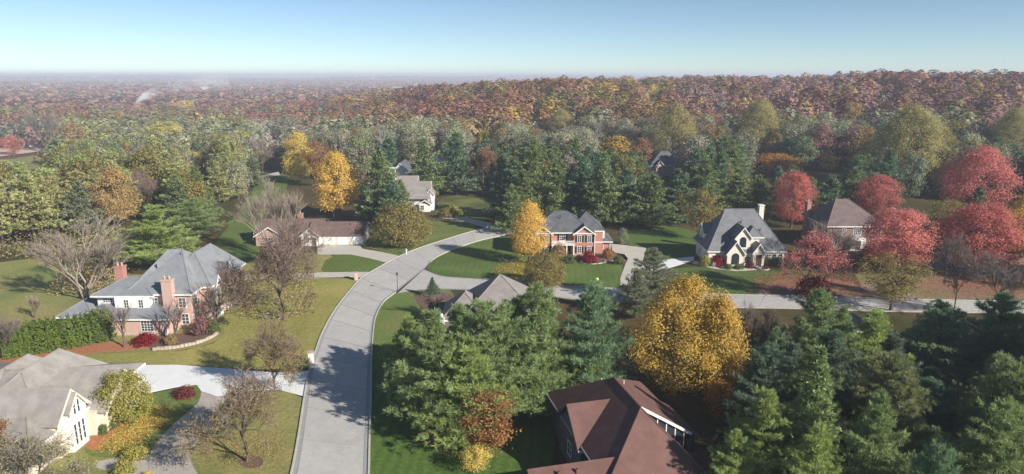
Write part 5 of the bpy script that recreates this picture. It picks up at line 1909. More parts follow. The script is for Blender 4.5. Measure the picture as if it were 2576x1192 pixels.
# --- pines and others picked in the middle distance
MP = [
    ('pine_mid', 1342, 356, 560, 92, 'limepine', 'yellowish green tall pine standing above the dark pines behind the orange maple'),
    ('pine_mid', 1318, 432, 575, 92, 'limepine', 'lighter green pine just behind the orange gold maple'),
    ('pine_mid', 962, 378, 560, 100, 'pine', 'dark pine right beside the tall golden maple'),
    ('pine_mid', 992, 455, 572, 92, 'bluepine', 'bluish pine in front of the white chimney house'),
    ('pine_mid', 1150, 338, 490, 118, 'bluepine', 'broad layered blue green pine behind the dark red spreading tree'),
    ('pine_mid', 1068, 352, 500, 100, 'pine', 'dark pine just right of the hidden white gable'),
    ('pine_mid', 1008, 452, 552, 74, 'pine', 'green pine covering the left half of the white chimney house'),
    ('pine_mid', 925, 455, 560, 70, 'bluepine', 'slim pine at the right of the golden maple'),
    ('pine_mid', 1262, 385, 545, 88, 'bluepine', 'dark blue green pine over the shaded road'),
    ('pine_mid', 1285, 470, 585, 84, 'pine', 'dark pine shading the end of the street'),
    ('pine_mid', 1400, 400, 560, 100, 'pine', 'dark green pine behind the colonial roof ridge'),
    ('pine_mid', 1450, 420, 560, 100, 'bluepine', 'bluish dark pine behind the right end of the colonial roof'),
    ('pine_mid', 1510, 405, 570, 112, 'pine', 'bushy pine right behind the white side wall of the colonial'),
    ('pine_mid', 1575, 430, 560, 100, 'bluepine', 'blue green pine behind the mown side lawn'),
    ('pine_mid', 1640, 440, 575, 110, 'pine', 'dense pine whose lower branches sweep the shaded side lawn'),
    ('pine_mid', 1700, 425, 560, 100, 'bluepine', 'blue green pine behind the olive tree with dark trunk'),
    ('pine_mid', 1770, 405, 560, 106, 'pine', 'dark pine left behind the cream house'),
    ('pine_mid', 1850, 430, 560, 100, 'pine', 'pine right behind the cream house ridge'),
    ('pine_mid', 1900, 440, 560, 86, 'limepine', 'yellowish green tree behind the cream house chimney'),
    ('pine_mid', 2080, 440, 560, 100, 'bluepine', 'pine between the two round red maples'),
    ('pine_mid', 2030, 450, 560, 80, 'pine', 'slim pine directly right of the oval red maple'),
    ('pine_mid', 2140, 425, 540, 80, 'pine', 'dark pine left behind the round dark red maple'),
    ('pine_mid', 2445, 470, 590, 72, 'bluepine', 'small blue green pine in front of the tallest red maple'),
    ('pine_mid', 455, 440, 575, 96, 'pine', 'green pine at the left wood edge above the full bright one'),
    ('pine_mid', 505, 425, 545, 86, 'limepine', 'light green pine at the wood edge beside the long lawn strip'),
    ('pine_mid', 552, 410, 510, 76, 'olivepine', 'olive pine nearest the far end of the long lawn strip'),
    ('far_round', 600, 400, 500, 70, 'greygreen', 'grey green tree at the far corner of the long lawn strip'),
    ('pine_mid', 215, 455, 590, 95, 'sage', 'grey green pine left of the golden tan tree'),
    ('olive_pine', 90, 440, 610, 120, 'olivepine', 'large layered olive pine at the left wood edge'),
    ('olive_pine', 10, 430, 625, 110, 'olivepine', 'layered olive pine cut by the left picture edge'),
    ('far_bare', 45, 500, 615, 70, 'plum', 'greyish bare tree among the layered olive pines'),
    ('pine_mid', 640, 392, 470, 60, 'sage', 'dull pine where the long lawn strip ends'),
    ('big_oak', 1690, 258, 405, 120, 'cottonwood', 'huge yellowish olive cottonwood behind the small pink house'),
    ('big_oak', 1905, 248, 385, 124, 'cottonwood', 'big yellow olive cottonwood left of the dark wood hollow'),
    ('big_oak', 2275, 262, 470, 190, 'cottonwood', 'broadest cottonwood with yellow tipped crown above the shaded lawn'),
    ('big_oak', 2350, 315, 450, 110, 'olivegold', 'olive gold tree joined to the right of the broadest cottonwood'),
    ('big_oak', 2535, 268, 420, 115, 'cottonwood', 'yellow olive cottonwood at the right picture edge'),
    ('big_oak', 1410, 274, 350, 84, 'cottonwood', 'yellow olive tree left of the peeping white house'),
    ('far_round', 2165, 348, 435, 78, 'tan', 'pale tan tree beside the dark wood hollow'),
    ('far_round', 2140, 255, 335, 70, 'tan', 'tan orange tree above the dark wood hollow'),
    ('far_round', 1553, 340, 400, 106, 'ochre', 'ochre yellow tree left above the small pink house'),
    ('far_round', 1612, 345, 420, 60, 'rust', 'rust red tree touching the small pink house'),
    ('far_round', 1950, 384, 432, 120, 'orange', 'low orange yellow tree below the dark wood hollow'),
    ('far_round', 2083, 388, 430, 50, 'yellow', 'small glowing yellow tree below the dark wood hollow'),
    ('far_round', 1218, 325, 380, 42, 'lime', 'small yellow green tree among dark pines left of centre'),
    ('far_round', 1640, 212, 262, 36, 'yellow', 'small yellow tree on the ridge slope', ),
]
for a in MP:
    T(*a)
# --- shrubs and clipped plants
SH = [
    ('shrub', 1480, 628, 660, 42, 'crimson', 'round crimson bush at the right corner of the colonial house'),
    ('shrub', 1803, 642, 668, 40, 'crimson', 'crimson bush at the left corner of the cream house'),
    ('shrub', 367, 836, 864, 60, 'crimson', 'low dark red bush in front of the brick wing'),
    ('topiary', 1565, 572, 614, 27, 'sage', 'clipped egg shaped evergreen right of the colonial house'),
    ('shrub', 1555, 640, 664, 30, 'green', 'round clipped green bush at the right end of the front bed'),
    ('shrub', 1528, 622, 648, 30, 'russet', 'brownish bush below the right wing of the colonial'),
    ('shrub', 1432, 638, 660, 34, 'green', 'low green bush in front of the white columns'),
    ('shrub', 1405, 610, 652, 42, 'brown', 'brown bush hiding the left porch columns'),
    ('shrub', 1455, 640, 658, 26, 'darkred', 'dark low bush left of the crimson bush'),
    ('shrub', 1772, 640, 668, 30, 'lime', 'yellow green bush at the cream house side wall'),
    ('shrub', 1830, 662, 676, 26, 'green', 'low green bush under the lower arched window'),
    ('shrub', 1856, 662, 676, 26, 'green', 'low green bush right of the lower arched window'),
    ('shrub', 1886, 654, 674, 22, 'darkred', 'small dark bush beside the stone step'),
    ('shrub', 1925, 640, 664, 34, 'brown', 'brown bush under the right windows of the cream house'),
    ('shrub', 1950, 645, 668, 34, 'green', 'dull green bush at the right corner of the cream house'),
    ('shrub', 505, 795, 840, 52, 'plum', 'plum coloured bush against the brick house in the bed'),
    ('shrub', 538, 810, 838, 36, 'green', 'small green bush at the right end of the brick house bed'),
    ('shrub', 430, 838, 866, 34, 'brown', 'brown low bush beside the bare tree by the chimney'),
    ('shrub', 2180, 614, 645, 40, 'darkred', 'dark bush right of the arched brick house entry'),
    ('shrub', 2145, 640, 668, 50, 'plum', 'plum shaded bush in front of the brick house entry'),
    ('shrub', 302, 1038, 1062, 26, 'green', 'clipped bush nearest the yellow green tree in the bed'),
    ('shrub', 282, 1052, 1076, 30, 'green', 'clipped bush second along the cream house wall bed'),
    ('shrub', 260, 1066, 1090, 26, 'green', 'small clipped bush third along the cream house wall bed'),
    ('shrub', 235, 1050, 1084, 36, 'russet', 'square russet bush against the cream house wall'),
    ('shrub', 336, 1122, 1150, 70, 'lime', 'low light green bush at the lower tip of the island lawn'),
    ('shrub', 312, 1154, 1192, 52, 'lime', 'yellow green bush beside the grey path'),
    ('shrub', 362, 1126, 1138, 22, 'yellow', 'bright yellow flower clump at the drive edge'),
    ('shrub', 372, 1184, 1200, 28, 'yellow', 'bright yellow flower clump at the bottom by the grey path'),
    ('shrub', 466, 972, 996, 56, 'darkred', 'dark reddish low bush in the drive island'),
    ('shrub', 1142, 515, 542, 44, 'lime', 'light green mound in the garden across from the white gabled house'),
    ('shrub', 1120, 520, 548, 34, 'olive', 'olive mound at the shaded driveway entrance'),
    ('shrub', 255, 830, 858, 40, 'green', 'rounded green bush at the right end of the hedge'),
    ('shrub', 1340, 690, 716, 40, 'olive', 'olive low bush at the side street kerb'),
]
for a in SH:
    T(*a, cat='bush')

# ------------------------------------------------------------------ hedge
def build_hedge():
    P = resample(catmull([G(278, 842), (G(215, 862)), G(140, 876), G(60, 888), G(8, 898)], 6), 60)
    ox, oy = P[30]
    root = thing('hedge', 'tall clipped bright green hedge curving along the brick house wing', 'hedge', (ox, oy, 0))
    n = 9000
    u = NP.uniform(0, 59, n)
    i = np.clip(u.astype(int), 0, 58)
    fr = (u - i)[:, None]
    c = P[i] * (1 - fr) + P[i + 1] * fr
    d = unit(P[np.clip(i + 1, 0, 59)] - P[i])
    nrm = np.column_stack([d[:, 1], -d[:, 0]])
    a = NP.uniform(-.35, PI + .35, n)
    rr = NP.uniform(.78, 1.05, n) + .10 * np.sin(u * 1.7) + .08 * np.sin(u * 4.1 + 2 * a)
    px, pz = np.cos(a) * 1.75 * rr, 1.0 + np.maximum(np.sin(a), -.3) * 3.6 * rr
    px = np.sign(px) * np.abs(px) ** .85 * 1.05
    X = c + nrm * px[:, None]
    V = np.column_stack([X[:, 0] - ox, X[:, 1] - oy, np.maximum(pz, .25)])
    Nn = unit(np.column_stack([nrm * np.cos(a)[:, None], np.sin(a) + .3]) + NP.normal(0, .6, (n, 3)))
    b = Buf()
    leaf_faces(b, V, Nn, .36 * NP.uniform(.7, 1.3, n), np.clip(.5 + .4 * np.sin(u * .9 + a) + NP.normal(0, .15, n), 0, 1), NP.uniform(0, 1, n))
    o = obj('foliage', b, M['leaf'], root)
    o.color = (*C['hedge'][0], 1)
    o['tint2'] = list(C['hedge'][1])
    for k in range(1, 60, 5):
        b = Buf()
        p = P[k] - np.array([ox, oy])
        b.tube([(p[0], p[1], -.1), (p[0] + .05, p[1], .9), (p[0], p[1] + .05, 2.6)], [.10, .08, .05], 6)
        obj('stem', b, M['bark'], root)


build_hedge()

# ------------------------------------------------------------------ woodland between and behind the gardens
ALLOW = [
    [(-900, 640), (0, 622), (150, 600), (280, 572), (430, 585), (520, 556), (590, 480), (622, 440), (720, 425), (760, 440), (880, 458), (990, 436), (1110, 434), (1200, 470), (1275, 505),
     (1300, 565), (1380, 545), (1545, 556), (1600, 560), (1755, 556), (1800, 520), (1960, 530), (2100, 500), (2200, 520), (2260, 505), (2380, 500), (2600, 530), (3400, 600), (3400, 100), (-900, 100)],
    [(2590, 640), (2620, 560), (3400, 560), (3400, 760), (2700, 740)],
]
BLOCK = [
    [(-80, 430), (-80, 356), (60, 352), (128, 360), (128, 400), (60, 440)],
    [(-60, 485), (-60, 450), (110, 434), (165, 452), (120, 480)],
    [(2225, 565), (2240, 515), (2370, 508), (2410, 545), (2340, 565)],
]
PROT = [(a[1], a[2], a[3] if a[3] else a[2] + 60, a[4]) for a in MP if a[1] and a[0] in ('far_round', 'big_oak')] + [
    (755, 330, 470, 92), (853, 378, 549, 118), (298, 418, 585, 100), (372, 428, 550, 80), (1988, 428, 572, 110), (2200, 440, 552, 124), (2442, 366, 566, 165),
    (1342, 356, 520, 80), (1125, 428, 484, 95), (1224, 368, 492, 92), (122, 274, 390, 80), (190, 308, 385, 80), (420, 303, 375, 96), (492, 345, 425, 52), (488, 378, 440, 40),
    (470, 250, 310, 62), (418, 262, 325, 60), (300, 278, 350, 54), (35, 338, 395, 52), (2225, 212, 275, 60), (395, 522, 668, 190), (803, 348, 470, 70), (345, 255, 275, 60)]
FPROT = [(a[0], a[1], 14 if a[0] != 1672 else 54, a[1] + (12 if a[0] != 1672 else 46)) for a in FARH] + [(30, 366, 110, 405), (60, 366, 90, 400), (1040, 440, 60, 545), (984, 425, 22, 452), (1165, 480, 70, 560), (690, 440, 60, 480)]


def allowed(xd, yd):
    return any(inside(p, xd, yd) for p in ALLOW) and not any(inside(p, xd, yd) for p in BLOCK)


def pick(opts):
    r = RNG.random() * sum(w for _, w in opts)
    for k, w in opts:
        r -= w
        if r <= 0:
            return k
    return opts[-1][0]


def region(x, y, r):
    """which sort of tree stands where: (crown sort, colour)"""
    lim = np.interp(x, [0, 400, 640, 850, 1000, 1200, 1450, 1700, 2000, 2300, 2575], [300, 285, 292, 300, 286, 284, 272, 286, 276, 268, 290])
    if y < lim and x > 815:
        if x < 990:
            return pick([(('b', 'orange'), .8), (('b', 'rust'), 3), (('b', 'olive'), 1.4), (('b', 'brown'), 1.5), (('t', 'taupe'), 1)])
        if x < 1260:
            return pick([(('b', 'plum'), 2.4), (('b', 'rust'), 2.2), (('b', 'olive'), 1.2), (('b', 'brown'), 1.6), (('t', 'taupe'), 1), (('b', 'redrust'), .8)])
        if x < 1700:
            return pick([(('b', 'rust'), 3), (('b', 'brown'), 2.6), (('b', 'ochre'), .5), (('b', 'olivegold'), 1.0), (('b', 'redrust'), 1.2), (('t', 'mauve'), .8), (('b', 'olive'), 1.2)])
        return pick([(('b', 'mauve'), 2.8), (('b', 'redrust'), 1.5), (('b', 'plum'), 2.0), (('b', 'rust'), 1.6), (('t', 'mauve'), 3.4), (('b', 'brown'), 1.2), (('b', 'olive'), .7), (('b', 'tan'), .5), (('t', 'taupe'), 1)])
    if x <= 815 and y < lim:
        if y < 262:
            return pick([(('b', 'redrust'), 3), (('b', 'rust'), 3), (('b', 'plum'), 1), (('b', 'brown'), 1)])
        return pick([(('b', 'redrust'), 2), (('b', 'rust'), 3), (('b', 'brown'), 1.2), (('b', 'olive'), 1.2), (('b', 'sage'), 1), (('b', 'olivegold'), .6), (('p', 'bluepine'), .3)])
    if x < 625:
        if y > 395:
            return pick([(('p', 'olivepine'), 6), (('b', 'olive'), .9), (('t', 'taupe'), 1.0), (('p', 'limepine'), 1.2), (('b', 'freshgreen'), 1.4)])
        if x < 90:
            return pick([(('p', 'bluepine'), 3), (('b', 'sage'), 2), (('t', 'taupe'), 1.5), (('b', 'plum'), .5)])
        return pick([(('b', 'greygreen'), .9), (('b', 'freshgreen'), 2.4), (('b', 'sage'), 1.2), (('b', 'olivegold'), 1.3), (('p', 'olivepine'), 2.4), (('t', 'taupe'), 1.2), (('p', 'bluepine'), .5), (('b', 'brown'), .5)])
    if x < 900:
        return pick([(('t', 'taupe'), 3.2), (('b', 'greygreen'), 3), (('p', 'pine'), .6), (('p', 'bluepine'), .5), (('b', 'sage'), 1), (('b', 'mauve'), .3)])
    if y < 342 and x < 1650:
        return pick([(('b', 'greygreen'), 3.2), (('b', 'sage'), 1.2), (('t', 'taupe'), 2.6), (('b', 'brown'), .7), (('p', 'pine'), .3), (('b', 'olivegold'), .35)])
    if x < 2180 and y > 335:
        if x > 1850 and y < 400:
            return pick([(('p', 'pine'), 2), (('p', 'bluepine'), 2), (('b', 'sage'), 1)])
        return pick([(('p', 'pine'), 4), (('p', 'bluepine'), 4), (('p', 'limepine'), .9), (('t', 'taupe'), .5), (('b', 'olive'), .5)])
    if y < 345:
        return pick([(('b', 'sage'), 2.2), (('b', 'greygreen'), 1.8), (('b', 'olivegold'), .8), (('t', 'mauve'), 1.6), (('b', 'brown'), 1), (('p', 'bluepine'), .8), (('b', 'mauve'), .8)])
    return pick([(('p', 'bluepine'), 2), (('b', 'olive'), 1.6), (('b', 'sage'), 1.6), (('t', 'taupe'), .8), (('b', 'brown'), .8)])


def zone_name(x, y, r):
    if y < np.interp(x, [0, 400, 640, 850, 1000, 1200, 1450, 1700, 2000, 2300, 2575], [300, 285, 292, 300, 286, 284, 272, 286, 276, 268, 290]):
        return 'on the wooded ridge under the skyline' if x > 815 else 'on the hazy plain far off on the left'
    if x < 625:
        return 'in the woods left of the long lawn strip' if y > 380 else 'in the mixed woods below the distant plain'
    if x < 900:
        return 'in the grey woods behind the yellow maples'
    if x < 1650 and y < 335:
        return 'in the grey belt between dark pines and ridge'
    if x < 2180 and y >= 335:
        return 'in the dark pine wood behind the houses'
    return 'in the woods around the big cottonwoods'


KW = {'freshgreen': 'yellowish green leafy tree', 'pine': 'dark green pine', 'bluepine': 'blue green pine', 'limepine': 'light green pine', 'olivepine': 'olive green pine', 'olive': 'olive green leafy tree', 'taupe': 'bare grey brown tree',
      'greygreen': 'grey green leafy tree', 'sage': 'dull green leafy tree', 'rust': 'rust orange leafy tree', 'redrust': 'rust red leafy tree', 'plum': 'dark plum brown tree', 'brown': 'golden brown leafy tree',
      'mauve': 'mauve brown tree', 'orange': 'orange leafy tree', 'ochre': 'ochre leafy tree', 'olivegold': 'mustard olive leafy tree', 'tan': 'pale tan leafy tree'}
cands = []
taken = list(PLACED)


def spots(r0, r1, step):
    for iy in range(int(20 / step), int(r1 / step) + 1):
        for ix in range(int(-r1 * .85 / step), int(r1 * .85 / step) + 1):
            x = (ix + .5 * (iy % 2) + RNG.uniform(-.36, .36)) * step
            y = (iy + RNG.uniform(-.36, .36)) * step
            r = math.hypot(x, y)
            if r0 <= r < r1 and abs(x) < y * .84 + 14:
                yield x, y, r


for x, y, r in list(spots(110, 620, 7.0)):
    z = float(terr(x, y))
    bx, by, _ = proj(x, y, z)
    if not allowed(bx, by) or not -160 < bx < 2735:
        continue
    if any((x - px) ** 2 + (y - py) ** 2 < (0.32 * pw + 2.2) ** 2 for px, py, pw in taken[:len(PLACED)]):
        continue
    hh = RNG.uniform(13.5, 19.5)
    tx, ty, _ = proj(x, y, z + hh)
    sort, colr = region(tx, ty, r)
    if sort == 'p':
        hh = RNG.uniform(12.5, 18)
        while colr != 'olivepine' and 880 < tx < 2200 and proj(x, y, z + hh)[1] < 344 and hh > 9:
            hh -= 1
    elif sort == 't':
        hh = RNG.uniform(12, 17)
    tx, ty, f = proj(x, y, z + hh)
    cw = 10 * FPX / f
    if any(abs(tx - a) < w * .42 + cw * .42 and ty < t + .5 * (b_ - t) and by > b_ - 6 for a, t, b_, w in PROT):
        continue
    if any(abs(tx - a) < w * .5 + cw * .45 and ty < b_ and by > b_ - 4 for a, t, w, b_ in FPROT):
        lim = [b_ for a, t, w, b_ in FPROT if abs(tx - a) < w * .5 + cw * .45 and by > b_ - 4]
        # low growth only, below what shows of the house
        continue
    cands.append((r, x, y, z, hh, sort, colr, tx, ty))
cands.sort()
COUNT = {'p': 0, 'b': 0, 't': 0}
rest = []
for r, x, y, z, hh, sort, colr, tx, ty in cands:
    if COUNT[sort] >= {'p': 250, 'b': 270, 't': 220}[sort] or r > 560:
        rest.append((r, x, y, z, hh, sort, colr))
        continue
    COUNT[sort] += 1
    where = zone_name(tx, ty, r)
    wf = where_from(tx, (ty + proj(x, y, z)[1]) / 2)
    lab = f"{KW[colr]} {wf or where}"
    if len(lab.split()) > 15:
        wf = (wf or where).replace('just ', '').replace(' to its left', '').replace(' to its right', '')
        lab = f"{KW[colr]} {wf}"
    kind = {'p': 'olive_pine' if colr == 'olivepine' else ('pine_mid' if r < 260 else 'far_pine'), 'b': 'far_round', 't': 'far_bare'}[sort]
    w = {'p': RNG.uniform(9, 12.5), 'b': RNG.uniform(9, 13.5), 't': RNG.uniform(8.5, 12)}[sort]
    plant(kind, x, y, hh, w, colr, lab, group=f"{KW[colr]}s {wf or where}", z=z, single=True)

LOWR = [(1890, 1400), (1880, 1000), (1960, 850), (2100, 840), (2300, 800), (2560, 800), (2700, 820), (2800, 1400)]
for x, y, r in list(spots(48, 120, 6.2)):
    bx, by, _ = proj(x, y, 0)
    if not inside(LOWR, bx, by) or any((x - px) ** 2 + (y - py) ** 2 < 3.6 ** 2 for px, py, pw in PLACED):
        continue
    hollow = inside([(2255, 850), (2330, 815), (2440, 830), (2540, 930), (2560, 1080), (2470, 1130), (2300, 1200), (2250, 1000)], bx, by) or 2270 < bx < 2470 and by > 1000
    hh = RNG.uniform(4, 6.5) if hollow else RNG.uniform(9, 13)
    while proj(x, y, hh)[1] < 835 and hh > 3:
        hh -= .7
    if hh < 3:
        continue
    cq = RNG.choice(['pine', 'bluepine', 'pine'])
    qx, qy, _ = proj(x, y, hh * .6)
    LOWLAB = [('low shaded ' if hollow else 'dark filler ') .replace('filler ', '') + ('bluish pine ' if cq == 'bluepine' else 'green pine ') + (where_from(qx, qy, MARKS_LOW) or 'in the shaded wood at the lower right')]
    plant('pine', x, y, hh, RNG.uniform(6.5, 9.5), cq, LOWLAB[0], group=LOWLAB[0], single=True)

# --- woodland too far and too many to be counted: one mass of leaf faces per tree sort
def template(sort, n):
    if sort == 'p':
        t = NP.uniform(0, 1, n) ** .8
        a = NP.uniform(0, 2 * PI, n)
        rr = (1 - t) ** .75 * NP.uniform(.55, 1, n) * .5
        return np.column_stack([rr * np.cos(a), rr * np.sin(a), .1 + .88 * t])
    p = crown_points(n, .96, .12, .95, ('round', 'oval', 'broad')[NP.integers(3)], .3, .6)
    return p[:, :3]


def mass(name, trees, n, leaf, label):
    b = Buf()
    tem = {s_: [template(s_, n) for _ in range(7)] for s_ in 'pbt'}
    Cs, Ns, Ss, Ts = [], [], [], []
    for (r, x, y, z, hh, sort, colr) in trees:
        tp = tem[sort][NP.integers(7)]
        g_ = NP.uniform(.62, 1.35)
        w = 12.5 * g_ * NP.uniform(.85, 1.15) if sort != 'p' else NP.uniform(7.5, 10)
        hh = hh * (.55 + .5 * g_)
        an = NP.uniform(0, 2 * PI)
        ca, sa = math.cos(an), math.sin(an)
        q = np.column_stack([(tp[:, 0] * ca - tp[:, 1] * sa) * w, (tp[:, 0] * sa + tp[:, 1] * ca) * w, tp[:, 2] * hh])
        Cs.append(q + np.array([x, y, z]))
        Ns.append(unit(unit(q - np.array([0, 0, hh * .5])) * .8 + np.array([0, 0, .4]) + NP.normal(0, .26, (n, 3))))
        Ss.append(leaf * (w / 11) * NP.uniform(.7, 1.3, n))
        c1, c2, tw = C[colr]
        if sort == 't':
            c1, c2 = tw, c1
        m = np.clip(NP.beta(1.2, 1.2) + NP.normal(0, .10, n), 0, 1)[:, None]
        Ts.append((np.array(c1) * (1 - m) + np.array(c2) * m) * NP.uniform(.75, 1.25))
    Cc = np.concatenate(Cs)
    k = len(Cc)
    leaf_tris(b, Cc, np.concatenate(Ns), np.concatenate(Ss), NP.uniform(.28, .72, k), np.concatenate(Ts))
    o = obj(name, b, M['mass'])
    tag(o, label, 'woodland', kind='stuff')
    return o


for x, y, r in spots(620, 980, 10.5):
    z = float(terr(x, y))
    bx, by, _ = proj(x, y, z)
    if -120 < bx < 2700 and not (r > 700 and 300 < bx < 385 and by < 290):
        hh = RNG.uniform(13, 19)
        tx, ty, _ = proj(x, y, z + hh)
        sort, colr = region(tx, ty, r)
        rest.append((r, x, y, z, hh, sort, colr))
near = [t for t in rest if t[0] < 620]
far_ = [t for t in rest if t[0] >= 620]
near = [t for t in near if t[0] < 430 or RNG.random() < .78]
mass('woodland', near, 335, 1.32, 'close packed rust and mauve crowns of the wood on the ridge')
mass('woodland', far_, 150, 2.0, 'far crowns of the wood merging towards the skyline')
plain_trees = []
FBP = [(proj(*Gt(xd, yd, 17), 4)[0], wp, math.hypot(*Gt(xd, yd, 17))) for xd, yd, wp in ((610, 214, 36), (516, 219, 14), (112, 219, 12), (88, 213, 10), (662, 204, 22), (1000, 219, 26), (1045, 213, 24), (1098, 213, 14), (746, 200, 14), (236, 196, 16))]
for (r0, r1, st) in ((980, 1600, 15), (1600, 2600, 22), (2600, 4200, 34), (4200, 7600, 60)):
    for x, y, r in spots(r0, r1, st):
        z = float(terr(x, y))
        bx, by, _ = proj(x, y, z + 14)
        if any(abs(bx - q) < w_ * .6 + 6 and rr * .80 < r < rr * 1.02 for q, w_, rr in FBP):
            continue
        if -100 < bx < 2675 and (bx < 1700 or r > 4200):
            q = RNG.random()
            colr = pick([('redrust', 3), ('rust', 2.5), ('plum', 2), ('brown', 1.5), ('sage', .8), ('mauve', 1.2)])
            plain_trees.append((r, x, y, z, RNG.uniform(12, 17) * (1 + r / 14000), 'b', colr))
# wider crowns the farther they stand: they read as clumps of trees
def clumps(name, trees, label):
    b = Buf()
    n = 16
    tem = [template('b', n) for _ in range(9)]
    Cs, Ns, Ss, Ts = [], [], [], []
    for (r, x, y, z, hh, sort, colr) in trees:
        tp = tem[NP.integers(9)]
        w = 13 + r * .010
        q = np.column_stack([tp[:, 0] * w, tp[:, 1] * w, tp[:, 2] * hh])
        Cs.append(q + np.array([x, y, z]))
        Ns.append(unit(unit(q - np.array([0, 0, hh * .4])) * .7 + np.array([0, 0, .8]) + NP.normal(0, .3, (n, 3))))
        Ss.append(np.full(n, w * .46))
        c1, c2, tw = C[colr]
        m = NP.uniform(0, 1, n)[:, None]
        Ts.append((np.array(c1) * (1 - m) + np.array(c2) * m))
    Cc = np.concatenate(Cs)
    leaf_tris(b, Cc, np.concatenate(Ns), np.concatenate(Ss), NP.uniform(0, 1, len(Cc)), np.concatenate(Ts))
    tag(obj(name, b, M['mass']), label, 'woodland', kind='stuff')


clumps('woodland', plain_trees, 'rust red woodland of the hazy plain reaching the horizon')

# ------------------------------------------------------------------ undergrowth along the wood edges and below the pines
def undergrowth(name, polys, n, cols, label, hgt=1.6, leaf=.5):
    b = Buf()
    tot = []
    for pl in polys:
        W_ = [G(*p) for p in pl]
        xs = [p[0] for p in W_]
        ys = [p[1] for p in W_]
        k = 0
        while k < n:
            x, y = NP.uniform(min(xs), max(xs)), NP.uniform(min(ys), max(ys))
            if inside(W_, x, y):
                tot.append((x, y))
                k += 1
    tot = np.array(tot)
    k = len(tot)
    hz = np.abs(NP.normal(0, 1, k)) * hgt * (.4 + .6 * (np.sin(tot[:, 0] * .7) * np.sin(tot[:, 1] * .6) > -.2))
    Cc = np.column_stack([tot, np.clip(hz, .05, hgt * 1.6)])
    tint = np.array([C[cols[i]][NP.integers(2)] for i in NP.integers(0, len(cols), k)])
    leaf_faces(b, Cc, unit(NP.normal(size=(k, 3)) + np.array([0, -.2, .9])), leaf * NP.uniform(.6, 1.3, k), np.zeros(k), NP.uniform(0, 1, k), tint=tint)
    tag(obj(name, b, M['mass']), label, 'undergrowth', kind='stuff')


undergrowth('undergrowth', [[(-150, 660), (-150, 590), (130, 580), (300, 560), (320, 640), (180, 680), (100, 655), (0, 655)]], 6000, ['olive', 'olivegold', 'green', 'taupe'], 'low tangled growth along the left wood edge')
undergrowth('undergrowth', [[(120, 745), (150, 690), (330, 690), (300, 745)]], 1800, ['taupe', 'olive', 'brown'], 'brown low growth round the pale bare tree', 1.2, .4)
undergrowth('undergrowth', [[(600, 800), (620, 690), (790, 690), (790, 790), (700, 815)]], 3500, ['taupe', 'olive', 'brown', 'green'], 'low brownish growth under the wide twiggy tree', 1.0, .35)

# ------------------------------------------------------------------ fallen leaves lying on the grass
def fallen(poly, n, cols, label, size=.20):
    W_ = [G(*p) for p in poly]
    xs, ys = [p[0] for p in W_], [p[1] for p in W_]
    cx_, cy_ = sum(xs) / len(xs), sum(ys) / len(ys)
    tot = []
    while len(tot) < n:
        x, y = NP.normal(cx_, (max(xs) - min(xs)) * .30), NP.normal(cy_, (max(ys) - min(ys)) * .30)
        if inside(W_, x, y):
            tot.append((x, y))
    tot = np.array(tot)
    b = Buf()
    Cc = np.column_stack([tot, .065 + NP.uniform(0, .05, n)])
    tint = np.array([C[cols[i]][NP.integers(2)] for i in NP.integers(0, len(cols), n)])
    leaf_faces(b, Cc, unit(NP.normal(0, .3, (n, 3)) + np.array([0, 0, 1.0])), size * NP.uniform(.6, 1.3, n), np.zeros(n), NP.uniform(0, 1, n), tint=tint)
    tag(obj('fallen_leaves', b, M['mass']), label, 'leaf litter', kind='stuff')


fallen([(1230, 690), (1260, 655), (1330, 645), (1400, 670), (1390, 705), (1310, 715)], 5000, ['gold', 'orange', 'ochre'], 'orange leaves fallen under the narrow maple')
fallen([(225, 1140), (260, 1100), (330, 1050), (400, 1010), (440, 1030), (400, 1085), (340, 1130), (300, 1145)], 5200, ['orange', 'gold', 'ochre', 'lime'], 'orange leaves fallen on the island lawn', .17)
fallen([(1880, 740), (1900, 690), (2040, 680), (2160, 700), (2180, 745), (2050, 742)], 11000, ['red', 'pinkred', 'russet'], 'red leaves fallen round the half bare maple')
fallen([(2300, 750), (2320, 690), (2450, 690), (2700, 700), (2750, 752), (2500, 755)], 11000, ['pinkred', 'russet', 'red'], 'red leaves fallen on the verge by the picture edge')
fallen([(490, 1185), (520, 1110), (620, 1080), (720, 1090), (735, 1180)], 2600, ['brown', 'ochre', 'olivegold'], 'brown leaves scattered on the verge below the twiggy trees', .15)
fallen([(560, 900), (600, 760), (760, 740), (860, 740), (790, 880), (680, 925)], 4200, ['brown', 'tan', 'olivegold'], 'dry leaves scattered over the rough lawn by the street', .17)
fallen([(1060, 1115), (1080, 1070), (1230, 1080), (1290, 1120), (1200, 1190), (1120, 1150)], 1600, ['russet', 'orange', 'yellow'], 'russet leaves fallen beside the brown house', .16)

# ------------------------------------------------------------------ street furniture and garden things
x, y = G(1000, 736)
lp = thing('street_lamp', 'slim dark street lamp on the lawn corner at the side street', 'street lamp', (x, y, 0))
b = Buf(); b.tube([(0, 0, -.1), (0, 0, .5), (0, 0, .52), (0, 0, 3.5)], [.11, .10, .06, .05], 8)
obj('pole', b, M['iron'], lp)
b = Buf(); b.tube([(0, 0, 3.5), (0, 0, 3.56), (0, 0, 3.9)], [.08, .13, .19], 8)
ln = obj('lantern', b, M['glass'], lp)
b = Buf(); b.tube([(0, 0, 3.9), (0, 0, 3.95), (0, 0, 4.12)], [.26, .25, .03], 8)
obj('cap', b, M['iron'], ln)


